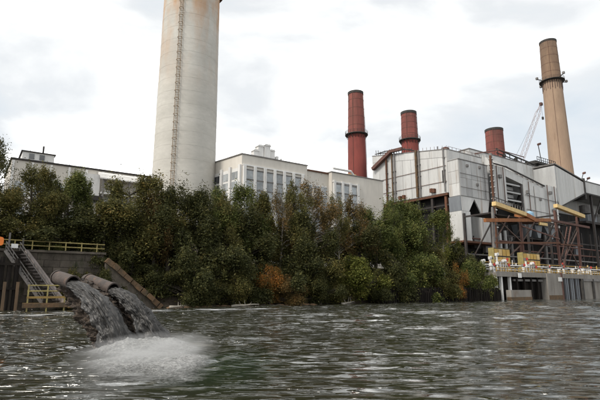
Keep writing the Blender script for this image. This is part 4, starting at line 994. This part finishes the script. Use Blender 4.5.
T = [
 ('airy2', 'leaf_dark', -22.0, 8, 22.6, 2.4, 'tall thin tree with loose dark leaves at the left edge'),
 ('dense2', 'leaf_olive', -16.8, 10, 19.9, 3.0, 'olive green tree in front of the white workshop penthouse'),
 ('dense1', 'leaf_green', -12.5, 10, 19.7, 2.8, 'dense green tree between the workshop penthouse and the white awning'),
 ('dense3', 'leaf_olive', -20.6, 7, 15.2, 3.2, 'low olive tree above the orange lifebuoy'),
 ('dense1', 'leaf_dark', -8.4, 6, 15.0, 2.9, 'dark tree below the white awning of the workshop'),
 ('dense2', 'leaf_olive', -3.3, 7, 19.8, 4.3, 'broad brown-green tree just left of the concrete chimney'),
 ('dense3', 'leaf_dark', 1.6, 6, 18.4, 3.7, 'dark tree directly in front of the concrete chimney'),
 ('dense1', 'leaf_dark', -6.4, 6.2, 14.0, 3.4, 'low dark tree above the rust-brown wing wall'),
 ('dense1', 'leaf_dark', 7.2, 6, 18.4, 3.8, 'dark green tree right of the concrete chimney\'s foot'),
 ('dense2', 'leaf_green', 13.2, 7, 20.4, 3.6, 'round-topped green tree before the left corner of the cream hall'),
 ('dense3', 'leaf_olive', 19.3, 8, 19.8, 3.4, 'olive tree below the roof ventilators of the cream hall'),
 ('airy2', 'leaf_olive', 24.7, 6, 22.4, 3.6, 'thin olive tree before the middle windows of the cream hall'),
 ('airy1', 'leaf_brown', 31.5, 7, 23.7, 4.4, 'airy brown tree with pale branches before the hall\'s recessed bay'),
 ('airy2', 'leaf_brown', 38.6, 6, 21.4, 3.6, 'browning thin tree before the blank right wall of the hall'),
 ('dense2', 'leaf_green', 46.2, 7, 19.4, 4.2, 'green tree before the right end of the cream hall'),
 ('dense3', 'leaf_green', 53.2, 6, 21.6, 4.7, 'rounded green tree below the rusty pipes of the boiler house'),
 ('dense1', 'leaf_green', 62.0, 8, 22.0, 4.9, 'green tree below the front corner of the silver boiler house'),
 ('airy1', 'leaf_yellow', 66.4, 5, 17.2, 2.8, 'slender pale-barked tree in front of the boiler house hoppers'),
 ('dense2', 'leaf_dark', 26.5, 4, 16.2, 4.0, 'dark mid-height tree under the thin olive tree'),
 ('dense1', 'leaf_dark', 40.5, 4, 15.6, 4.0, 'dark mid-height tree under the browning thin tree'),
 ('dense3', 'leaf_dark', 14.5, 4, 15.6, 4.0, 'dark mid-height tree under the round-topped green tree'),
 ('dense3', 'leaf_olive', 58.5, 4.5, 15.0, 3.6, 'mid-height olive tree between the boiler house trees and the water'),
 ('airy2', 'leaf_olive', 10.0, 5, 18.6, 2.4, 'slim olive tree rising between the dark tree and the round-topped green tree'),
 ('airy1', 'leaf_brown', 21.8, 5.5, 20.6, 2.2, 'slim brown tree rising before the left windows of the cream hall'),
 ('airy1', 'leaf_olive', 35.4, 5, 21.4, 2.4, 'slim pale-branched tree before the hall\'s right window bays'),
 ('airy2', 'leaf_green', 49.8, 5, 21.4, 2.6, 'slim green tree between the hall end and the boiler house'),
 ('airy2', 'leaf_brown', -.8, 5.5, 18.8, 2.4, 'slim brown tree before the left edge of the concrete chimney'),
 ('airy2', 'leaf_olive', -14.6, 8, 16.6, 2.2, 'slim olive tree between the two taller trees left of the awning'),
]
for i, (k, lf, s, t, z, r, lab) in enumerate(T): plant('bank_tree', k, lf, s, t, z, r, lab, seed=i)
Bs = [
 ('bush1', 'leaf_dark', 3.4, 2, 10.4, 3.5, 'tall dark bush at the water below the chimney trees'),
 ('bush2', 'leaf_dark', 7.0, 1, 9.0, 3.7, 'dark rounded bush right of the one below the chimney'),
 ('bush1', 'leaf_dark', 12.5, 1.5, 8.6, 3.3, 'dark bush just left of the small orange bush'),
 ('bush2', 'leaf_orange', 16.6, .2, 6.4, 1.9, 'small bright orange bush at the water in the middle'),
 ('bush2', 'leaf_dark', 22.4, 1, 8.2, 3.5, 'dark bush just right of the middle orange bush'),
 ('bush1', 'leaf_olive', 29.3, 2, 9.6, 3.6, 'olive bush behind and left of the yellow-green bush'),
 ('bush2', 'leaf_yellow', 34.6, .3, 8.6, 4.0, 'broad yellow-green bush leaning over the water'),
 ('bush1', 'leaf_dark', 44.6, .6, 9.8, 3.6, 'dark green bush above the start of the timber piles'),
 ('bush2', 'leaf_green', 52.4, .4, 9.6, 3.4, 'green bush above the middle of the timber piles'),
 ('bush1', 'leaf_olive', 59.4, .2, 8.6, 2.6, 'olive bush just left of the right-hand orange bush'),
 ('bush1', 'leaf_orange', 63.6, -.4, 8.0, 1.7, 'narrow orange bush among the piles at the right'),
 ('bush2', 'leaf_green', 69.4, .2, 9.0, 3.0, 'bright green bush right of the narrow orange bush'),
 ('bush1', 'leaf_yellow', 75.2, .4, 7.9, 2.0, 'small yellow-green bush against the left end of the wharf'),
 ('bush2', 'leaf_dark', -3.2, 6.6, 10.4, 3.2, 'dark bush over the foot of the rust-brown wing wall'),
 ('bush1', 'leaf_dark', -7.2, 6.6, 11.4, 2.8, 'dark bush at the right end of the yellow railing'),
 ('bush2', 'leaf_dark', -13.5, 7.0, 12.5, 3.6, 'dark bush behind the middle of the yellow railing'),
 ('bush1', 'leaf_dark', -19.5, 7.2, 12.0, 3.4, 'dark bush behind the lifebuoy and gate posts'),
 ('bush2', 'leaf_olive', -10.4, 2.6, 4.6, 1.7, 'scrubby olive bush at the foot of the retaining wall behind the pipes'),
 ('bush1', 'leaf_dark', -4.6, 4.6, 7.0, 2.2, 'dark bush just behind the rust-brown wing wall'),
 ('bush2', 'leaf_dark', -1.2, 3.8, 6.0, 2.3, 'dark bush at the lower end of the rust-brown wing wall'),
 ('bush1', 'leaf_green', -15.8, 6.0, 9.2, 2.0, 'small green bush showing through the yellow railing'),
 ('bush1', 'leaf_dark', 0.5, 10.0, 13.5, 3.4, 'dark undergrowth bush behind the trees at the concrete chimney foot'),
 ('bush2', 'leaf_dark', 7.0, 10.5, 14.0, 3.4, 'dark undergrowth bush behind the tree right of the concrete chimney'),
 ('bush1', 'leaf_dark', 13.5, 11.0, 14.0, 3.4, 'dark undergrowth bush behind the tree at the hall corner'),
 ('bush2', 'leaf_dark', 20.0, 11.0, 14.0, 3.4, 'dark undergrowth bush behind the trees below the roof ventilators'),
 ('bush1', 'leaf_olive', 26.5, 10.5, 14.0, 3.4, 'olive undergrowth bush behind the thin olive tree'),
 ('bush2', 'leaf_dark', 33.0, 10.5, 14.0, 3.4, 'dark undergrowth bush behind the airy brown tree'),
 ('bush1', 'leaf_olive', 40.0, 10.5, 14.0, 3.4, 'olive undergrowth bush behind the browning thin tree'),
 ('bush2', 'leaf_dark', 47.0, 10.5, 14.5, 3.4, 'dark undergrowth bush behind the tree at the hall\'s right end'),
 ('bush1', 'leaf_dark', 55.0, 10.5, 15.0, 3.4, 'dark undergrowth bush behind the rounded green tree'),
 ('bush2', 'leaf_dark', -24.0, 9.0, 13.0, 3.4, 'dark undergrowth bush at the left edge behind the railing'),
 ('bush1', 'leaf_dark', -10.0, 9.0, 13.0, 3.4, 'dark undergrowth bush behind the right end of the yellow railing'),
 ('bush2', 'leaf_dark', 71.0, 6.0, 12.5, 3.4, 'dark bush behind the bright green bush near the wharf'),
 ('bush1', 'leaf_olive', -12.9, 2.3, 5.0, 1.3, 'small scrubby bush at the wall, seen above the left outfall pipe'),
 ('bush2', 'leaf_dark', -8.6, 2.2, 5.4, 1.7, 'dark scrub in the corner of wall and wing behind the pipes'),
 ('bush1', 'leaf_dark', 4.6, -.5, 5.2, 2.4, 'low dark bush overhanging the water, nearest to the rust-brown wing wall'),
 ('bush2', 'leaf_olive', 10.0, -.6, 5.0, 2.4, 'low olive bush overhanging the water left of the middle orange bush'),
 ('bush1', 'leaf_brown', 19.8, -.6, 4.6, 2.2, 'low reddish brown bush right beside the middle orange bush'),
 ('bush2', 'leaf_dark', 26.4, -.6, 5.4, 2.4, 'low dark bush overhanging the water left of the yellow-green bush'),
 ('bush1', 'leaf_dark', 40.2, -.3, 6.2, 2.6, 'low dark bush at the left end of the timber piles'),
]
for i, (k, lf, s, t, z, r, lab) in enumerate(Bs): plant('bank_bush', k, lf, s, t, z, r, lab, 'bush', 'bushes along the bank', seed=i+50)

# driftwood and stones along the waterline
rr = random.Random(21)
def stone_mesh(seed):
    b = MB(); g = random.Random(seed)
    b.lathe(0, 0, [(.1, -.3), (.55, -.12), (.6, .1), (.35, .3), (.05, .38)], 8)
    b.v = [(x*g.uniform(.8, 1.2), y*g.uniform(.8, 1.2), z*g.uniform(.8, 1.2)) for x, y, z in b.v]; return b
st = thing('shore_stones', 'brown stones along the waterline below the dark bushes', 'stones', (6, -1, 0)); st['kind'] = 'stuff'
for k in range(3):
    m = MB(); g = random.Random(k)
    for j in range(34):
        s_, t_ = -1 + g.random()*26, -1.0 + g.uniform(-.35, .5); b = stone_mesh(k*50+j); q = g.uniform(.4, 1.1)
        m.add([(x*q*1.3+s_, y*q+t_, z*q*.7) for x, y, z in b.v], b.f)
    o = m.build('stones', M['lichen' if k else 'rock'], st, True); o['kind'] = 'stuff'
def driftwood(s, t, ln, ang, label, seed):
    g = random.Random(seed); o = thing('driftwood_log', label, 'log', (s, t, -.1), 'driftwood along the bank')
    d = Vector((math.cos(ang), math.sin(ang), 0)); pts = [Vector((s, t, .12)) + d*(ln*k/6) + Vector((g.uniform(-.08, .08), g.uniform(-.08, .08), .25*k/6+g.uniform(-.05, .06))) for k in range(7)]
    MB().tube(pts, [.2*(1.1-.12*k) for k in range(7)], 8).build('trunk', M['palebark'], o, True)
    for k in range(3):
        p = pts[2+k]; MB().tube([p, p + Vector((g.uniform(-.5, .5), g.uniform(-.6, .2), g.uniform(.4, 1.1)))], [.07, .025], 5).build('branch', M['palebark'], o)
driftwood(-.4, -1.3, 3.8, .25, 'pale driftwood log beside the foot of the rust-brown wing wall', 1)
driftwood(8.6, -1.9, 4.4, -.15, 'pale driftwood log below the low olive bush at the water', 2)
driftwood(30.0, -1.8, 4.0, .3, 'pale driftwood log below the yellow-green bush', 3)
# ------------------------------------------------------------------ outfall: rubble spur, two pipes, two sludge streams, foam
def fbm(p, sc, oc=4):
    v = 0; a = 1; q = Vector(p)*sc
    for _ in range(oc): v += a*mnoise.noise(q); q = q*2.1 + Vector((3.1, 1.7, 5.3)); a *= .5
    return v
P1b, P1m = Vector((-11.25, 21.95, 3.10)), Vector((-9.95, 21.0, 2.80))
P2b, P2m = Vector((-10.4, 23.3, 3.0)), Vector((-8.55, 22.0, 2.50))
G0 = 9.81
def stream_path(m, d, v0, n=60):
    d = d.normalized(); v = d*v0; tz = (v.z + math.sqrt(v.z**2 + 2*G0*(m.z+.1)))/G0
    return [m + v*tt + Vector((0, 0, -.5*G0*tt*tt)) for tt in np.linspace(-.06, tz, n)]
D1, D2 = (P1m-P1b), (P2m-P2b)
def outcrop():
    # a hump of mud-caked rubble standing in the shallows; the pipes come out of its crest
    prof = []                                                       # (centre x, y, z, half width across, half depth)
    b = MB(); nU, nV = 220, 150
    for i in range(nV+1):
        f = i/nV; z = 3.05*(1-f) - .5*f
        cx = -10.55 + 3.05*f**1.0; cy = 23.0 - .5*f
        rx = .25 + .95*min(1, f*7)**.5*(.85+.35*f); ry = .3 + 1.5*min(1, f*6)**.5*(.8+.5*f)
        for j in range(nU):
            q = 2*math.pi*j/nU; ca, sa = math.cos(q), math.sin(q)
            x, y = cx + rx*ca + .45*ry*sa*-.6, cy + ry*sa
            d = fbm((x, y, z), 1.3, 5)*.34 + (abs(fbm((x, y, z*.6+9), 3.4, 4))-.2)*.36 + abs(fbm((x+z*.5, y, z*1.2+2), 8.0, 4))*.11
            b.v.append((x+ca*d, y+sa*d, z + fbm((x, y, z+4), 2.2, 3)*.10))
    for i in range(nV):
        for j in range(nU): b.f.append((i*nU+j, (i+1)*nU+j, (i+1)*nU+(j+1) % nU, i*nU+(j+1) % nU))
    b.f.append(tuple(range(nU))[::-1])
    o = b.build('rubble_outcrop', M['rock'], base=(-9.3, 22.5, -.5), site=False, smooth=True)
    tag(o, 'leaning hump of brown mud-caked rubble behind the sludge streams', 'rock')
outcrop()
def outfall_pipe(back, mouth, label, bend):
    p = thing('outfall_pipe', label, 'pipe', tuple(mouth), 'outfall pipes', site=False)
    d = (mouth-back).normalized(); r = .30
    pts = [back + bend, back + bend*.55 - d*.12, back + bend*.15 + d*.02, back + d*.35, mouth]
    MB().tube(pts, r, 28, False).build('barrel', M['pipe'], p, True)
    MB().tube([mouth - d*.001, mouth - d*1.0], r-.035, 28, False).build('bore', M['pipein'], p, True)
    b = MB(); side = d.cross(Vector((0, 0, 1))).normalized(); up = side.cross(d); n = 28
    for k, (rr_, off) in enumerate(((r-.036, 0), (r-.036, .012), (r+.022, .012), (r+.03, -.03), (r+.022, -.085), (r-.002, -.087))):
        for j in range(n):
            q = 2*math.pi*j/n; b.v.append(tuple(mouth + d*off + (side*math.cos(q)+up*math.sin(q))*rr_))
    for k in range(5):
        for j in range(n): b.f.append((k*n+j, k*n+(j+1) % n, (k+1)*n+(j+1) % n, (k+1)*n+j))
    b.build('collar', M['pipe'], p, True, flat_ang=40)
    MB().tube([back + d*.2, back + d*.27], r+.025, 28, True).build('joint_band', M['pipe'], p, True, flat_ang=40)
outfall_pipe(P1b, P1m, 'nearer rusty outfall pipe, the left of the two spilling sludge', Vector((.35, 1.3, -.25)))
outfall_pipe(P2b, P2m, 'farther rusty outfall pipe, the right of the two spilling sludge', Vector((-.2, 1.0, -.3)))
def sludge_mat():
    m = bpy.data.materials.new('wet_sludge'); m.use_nodes = True; n = m.node_tree.nodes; l = m.node_tree.links; p = n['Principled BSDF']
    p.inputs['Roughness'].default_value = .4; p.inputs['Specular IOR Level'].default_value = .4
    a = n.new('ShaderNodeAttribute'); a.attribute_name = 'flow'
    def nz(sc, d):
        x = n.new('ShaderNodeTexNoise'); x.inputs['Scale'].default_value = sc; x.inputs['Detail'].default_value = d; x.inputs['Roughness'].default_value = .65; x.inputs['Distortion'].default_value = .8
        l.new(a.outputs['Vector'], x.inputs['Vector']); return x.outputs['Fac']
    f1 = nz(2.6, 6); cr = n.new('ShaderNodeValToRGB'); e = cr.color_ramp.elements
    e[0].position = .36; e[0].color = (.010,.009,.008,1); e[1].position = .76; e[1].color = (.13,.126,.12,1)
    k = e.new(.5); k.color = (.02,.0185,.017,1); k = e.new(.62); k.color = (.042,.039,.036,1)
    l.new(f1, cr.inputs[0]); l.new(cr.outputs[0], p.inputs['Base Color'])
    b = n.new('ShaderNodeBump'); b.inputs['Strength'].default_value = .6; b.inputs['Distance'].default_value = .05; l.new(nz(5, 5), b.inputs['Height']); l.new(b.outputs[0], p.inputs['Normal'])
    return m
sl = sludge_mat()
def stream(mouth, d, v0, w0, w1, label, seed):
    pts = stream_path(mouth - Vector((0, 0, .08)), d, v0, 150); b = MB(); nU = 96; n = len(pts); flow = []
    for i, p in enumerate(pts):
        f = i/(n-1); tan = (pts[min(i+1, n-1)]-pts[max(0, i-1)]).normalized()
        side = Vector((0, 0, 1)).cross(Vector((tan.x, tan.y, 0)).normalized()).normalized(); nr = tan.cross(side).normalized()
        wd = w0 + (w1-w0)*f**.8; th = (.17 + .26*f)
        for j in range(nU):
            q = 2*math.pi*j/nU; ca, sa = math.cos(q), math.sin(q)
            # ropes of sludge: noise drawn out along the fall
            k = Vector((ca*3.2+seed, sa*3.2, f*2.4 - .8*f*f))
            rope = abs(fbm(k, 1.6, 3))*1.0; fine = fbm((ca*4.2+seed*3, sa*4.2, f*8), 1.9, 4); edge = fbm((seed*5+ca, sa, f*7), 1.2, 3)
            m = min(1, .25 + f*2.0)
            rad = 1 + m*(.62*rope - .22 + .13*fine + .28*edge*abs(ca))
            b.v.append(tuple(p + side*ca*wd*rad + nr*sa*th*rad)); flow.append((ca*2.2+seed*4, sa*2.2, f*3.0))
    for i in range(n-1):
        for j in range(nU): b.f.append((i*nU+j, i*nU+(j+1) % nU, (i+1)*nU+(j+1) % nU, (i+1)*nU+j))
    b.f.append(tuple(range(nU))[::-1])
    # thrown clots
    g = random.Random(seed*31)
    for _ in range(150):
        i = int(n*(.15+.8*g.random()**.7)); p = pts[min(n-1, i)]; f = i/n; wd = w0+(w1-w0)*f
        c = p + Vector((g.gauss(0, 1)*wd*.75, g.gauss(0, 1)*wd*.6, g.gauss(0, 1)*.18 + .1)); r = g.uniform(.008, .032)
        b.add([c+Vector(v)*r for v in ((1,0,0),(-1,0,0),(0,1,0),(0,-1,0),(0,0,1.6),(0,0,-1.6))], [(0,2,4),(2,1,4),(1,3,4),(3,0,4),(2,0,5),(1,2,5),(3,1,5),(0,3,5)])
    o = b.build('sludge_stream', sl, base=tuple(mouth), site=False, smooth=True); tag(o, label, 'sludge', 'sludge streams')
    flow += [(0, 0, 0)]*(len(b.v)-len(flow)); at = o.data.attributes.new('flow', 'FLOAT_VECTOR', 'POINT'); at.data.foreach_set('vector', [c for v in flow for c in v])
    return pts[-1]
H1 = stream(P1m, Vector((.98, -.46, -.24)), 5.1, .24, .72, 'thick grey sludge pouring from the left outfall pipe', 1)
H2 = stream(P2m, Vector((1.0, -.30, -.26)), 4.5, .23, .66, 'thick grey sludge pouring from the right outfall pipe', 2)

def foam():
    m = bpy.data.materials.new('grey_foam'); m.use_nodes = True; n = m.node_tree.nodes; l = m.node_tree.links; p = n['Principled BSDF']
    p.inputs['Roughness'].default_value = .75
    g = n.new('ShaderNodeNewGeometry'); a = n.new('ShaderNodeAttribute'); a.attribute_name = 'cover'
    nz = n.new('ShaderNodeTexNoise'); nz.inputs['Scale'].default_value = 9; nz.inputs['Detail'].default_value = 7; nz.inputs['Roughness'].default_value = .75; l.new(g.outputs['Position'], nz.inputs['Vector'])
    cr = n.new('ShaderNodeValToRGB'); cr.color_ramp.elements[0].position = .3; cr.color_ramp.elements[0].color = (.075,.075,.073,1); cr.color_ramp.elements[1].position = .68; cr.color_ramp.elements[1].color = (.34,.34,.33,1)
    l.new(nz.outputs['Fac'], cr.inputs[0]); l.new(cr.outputs[0], p.inputs['Base Color'])
    s1 = n.new('ShaderNodeMath'); s1.operation = 'MULTIPLY_ADD'; s1.inputs[1].default_value = 1.15; s1.inputs[2].default_value = -.78; l.new(a.outputs['Fac'], s1.inputs[0])
    s2 = n.new('ShaderNodeMath'); s2.operation = 'ADD'; s2.use_clamp = True; l.new(s1.outputs[0], s2.inputs[0]); l.new(nz.outputs['Fac'], s2.inputs[1])
    l.new(s2.outputs[0], p.inputs['Alpha'])
    bp = n.new('ShaderNodeBump'); bp.inputs['Strength'].default_value = .6; bp.inputs['Distance'].default_value = .06; l.new(nz.outputs['Fac'], bp.inputs['Height']); l.new(bp.outputs[0], p.inputs['Normal'])
    x0, x1, y0, y1 = -10.4, -1.0, 13.2, 25.5; nx, ny = 190, 240
    vs, fs, cov = [], [], []
    hits = [(H1, .42, 1.0), (H2, .38, .95)]
    for i in range(ny+1):
        for j in range(nx+1):
            x = x0+(x1-x0)*j/nx; y = y0+(y1-y0)*i/ny
            # cover: fan that spreads from the two strike points towards the camera and downstream (right)
            u = (x+7.3)*.80 + (20.6-y)*.42; w_ = (x+7.3)*.50 - (20.6-y)*-.78*-1
            ed = fbm((x, y, 0), .7, 4)*.45
            dx_, dy_ = x+5.5-(18.5-y)*.30, y-18.3
            ang = R(-38); px = dx_*math.cos(ang)-dy_*math.sin(ang); py = dx_*math.sin(ang)+dy_*math.cos(ang)
            d = (abs(dx_/2.35)**2.8 + abs(dy_/4.9)**2.8)**(1/2.8)
            c = 1.35 - d**1.6 + ed*.8
            c -= max(0, dx_-.9)*.30
            h = .02
            for hp, hh, rr_ in hits:
                q = math.hypot((x-hp.x)*1.0, (y-hp.y)*.8)/rr_
                h += hh*math.exp(-q*q)*(.8+.22*fbm((x, y, 3), 1.6, 2)+.16*fbm((x, y, 6), 6, 3)); c = max(c, 1.5*math.exp(-q*q*.8)+ed*.3)
            h += max(0, min(1, c))*(.08 + .06*abs(fbm((x, y, 1), 1.5, 3)) + .05*abs(fbm((x, y, 1), 7, 3)))
            vs.append((x, y, h + .03*min(1, max(0, c)))); cov.append(max(0., min(1., c)))
    for i in range(ny):
        for j in range(nx):
            k = i*(nx+1)+j
            if max(cov[k], cov[k+1], cov[k+nx+1], cov[k+nx+2]) > .05: fs.append((k, k+1, k+nx+2, k+nx+1))
    b = MB(); b.v = vs; b.f = fs
    o = b.build('foam', m, base=(-6.5, 19, 0), site=False, smooth=True); tag(o, 'pale grey foam where the sludge streams hit the river', 'foam', kind='stuff')
    at = o.data.attributes.new('cover', 'FLOAT', 'POINT'); at.data.foreach_set('value', cov)
    # mist hanging over the splash
    mv = bpy.data.materials.new('spray_mist'); mv.use_nodes = True; n = mv.node_tree.nodes; l = mv.node_tree.links; n.remove(n['Principled BSDF'])
    vp = n.new('ShaderNodeVolumePrincipled'); vp.inputs['Color'].default_value = (.93,.93,.92,1); vp.inputs['Anisotropy'].default_value = .2
    tc_ = n.new('ShaderNodeTexCoord'); ln = n.new('ShaderNodeVectorMath'); ln.operation = 'LENGTH'; l.new(tc_.outputs['Object'], ln.inputs[0])
    f_ = n.new('ShaderNodeMapRange'); f_.inputs['From Min'].default_value = 1.0; f_.inputs['From Max'].default_value = .25; f_.inputs['To Max'].default_value = 1.0; l.new(ln.outputs['Value'], f_.inputs[0])
    nn = n.new('ShaderNodeTexNoise'); nn.inputs['Scale'].default_value = 2.2; nn.inputs['Detail'].default_value = 4; l.new(tc_.outputs['Object'], nn.inputs['Vector'])
    nr_ = n.new('ShaderNodeMapRange'); nr_.inputs['From Min'].default_value = .35; nr_.inputs['From Max'].default_value = .7; nr_.inputs['To Max'].default_value = .85; l.new(nn.outputs['Fac'], nr_.inputs[0])
    mm_ = n.new('ShaderNodeMath'); mm_.operation = 'MULTIPLY'; l.new(f_.outputs[0], mm_.inputs[0]); l.new(nr_.outputs[0], mm_.inputs[1]); l.new(mm_.outputs[0], vp.inputs['Density'])
    l.new(vp.outputs[0], n['Material Output'].inputs['Volume'])
    bm_ = MB().lathe(0, 0, [(max(.02, math.cos(a)), math.sin(a)) for a in np.linspace(-math.pi/2, math.pi/2, 13)], 24)
    o = bm_.build('spray_mist', mv, base=(0, 0, 0), site=False, smooth=True); o.location = (-5.6, 18.5, .2); o.scale = (2.35, 4.3, .72); o.rotation_euler = (0, 0, R(-12))
    tag(o, 'thin pale mist hanging over the splash below the pipes', 'mist', kind='stuff')
    # flat white patches that paint the water's bright glitter along the bank
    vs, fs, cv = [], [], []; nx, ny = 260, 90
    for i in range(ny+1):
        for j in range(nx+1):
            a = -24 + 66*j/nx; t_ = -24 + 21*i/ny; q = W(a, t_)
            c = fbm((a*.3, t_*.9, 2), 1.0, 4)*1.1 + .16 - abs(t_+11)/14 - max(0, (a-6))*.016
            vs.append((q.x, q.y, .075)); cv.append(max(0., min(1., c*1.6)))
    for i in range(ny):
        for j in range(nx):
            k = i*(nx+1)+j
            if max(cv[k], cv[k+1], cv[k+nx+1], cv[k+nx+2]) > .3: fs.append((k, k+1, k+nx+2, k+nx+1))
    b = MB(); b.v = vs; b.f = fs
    m3 = m.copy(); m3.name = 'painted_glitter'; r3 = [q for q in m3.node_tree.nodes if q.type == 'VALTORGB'][0]
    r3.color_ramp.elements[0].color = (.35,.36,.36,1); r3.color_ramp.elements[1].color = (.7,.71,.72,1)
    o = b.build('glitter_streaks', m3, base=(0, 50, 0), site=False); tag(o, 'thin white streaks of painted glitter on the river along the left bank', 'foam', kind='stuff')
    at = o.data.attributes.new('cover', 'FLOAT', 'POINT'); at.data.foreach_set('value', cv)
    # spray
    g = random.Random(77); b = MB()
    for _ in range(1500):
        hp = (H1, H2)[g.random() < .42]; rad = abs(g.gauss(0, .85)); q = g.uniform(0, 6.28)
        c = Vector((hp.x+rad*math.cos(q)*1.1+.25, hp.y+rad*math.sin(q)*.9-.2, abs(g.gauss(0, .42))*math.exp(-rad*.5)+.1)); r = g.uniform(.003, .009)
        b.add([c+Vector(v)*r for v in ((1,0,0),(-1,0,0),(0,1,0),(0,-1,0),(0,0,1),(0,0,-1))], [(0,2,4),(2,1,4),(1,3,4),(3,0,4),(2,0,5),(1,2,5),(3,1,5),(0,3,5)])
    o = b.build('spray', M['greysteel'], base=(-7, 20, 0), site=False, smooth=True); tag(o, 'fine spray droplets round the foot of the sludge streams', 'spray', kind='stuff')
foam()
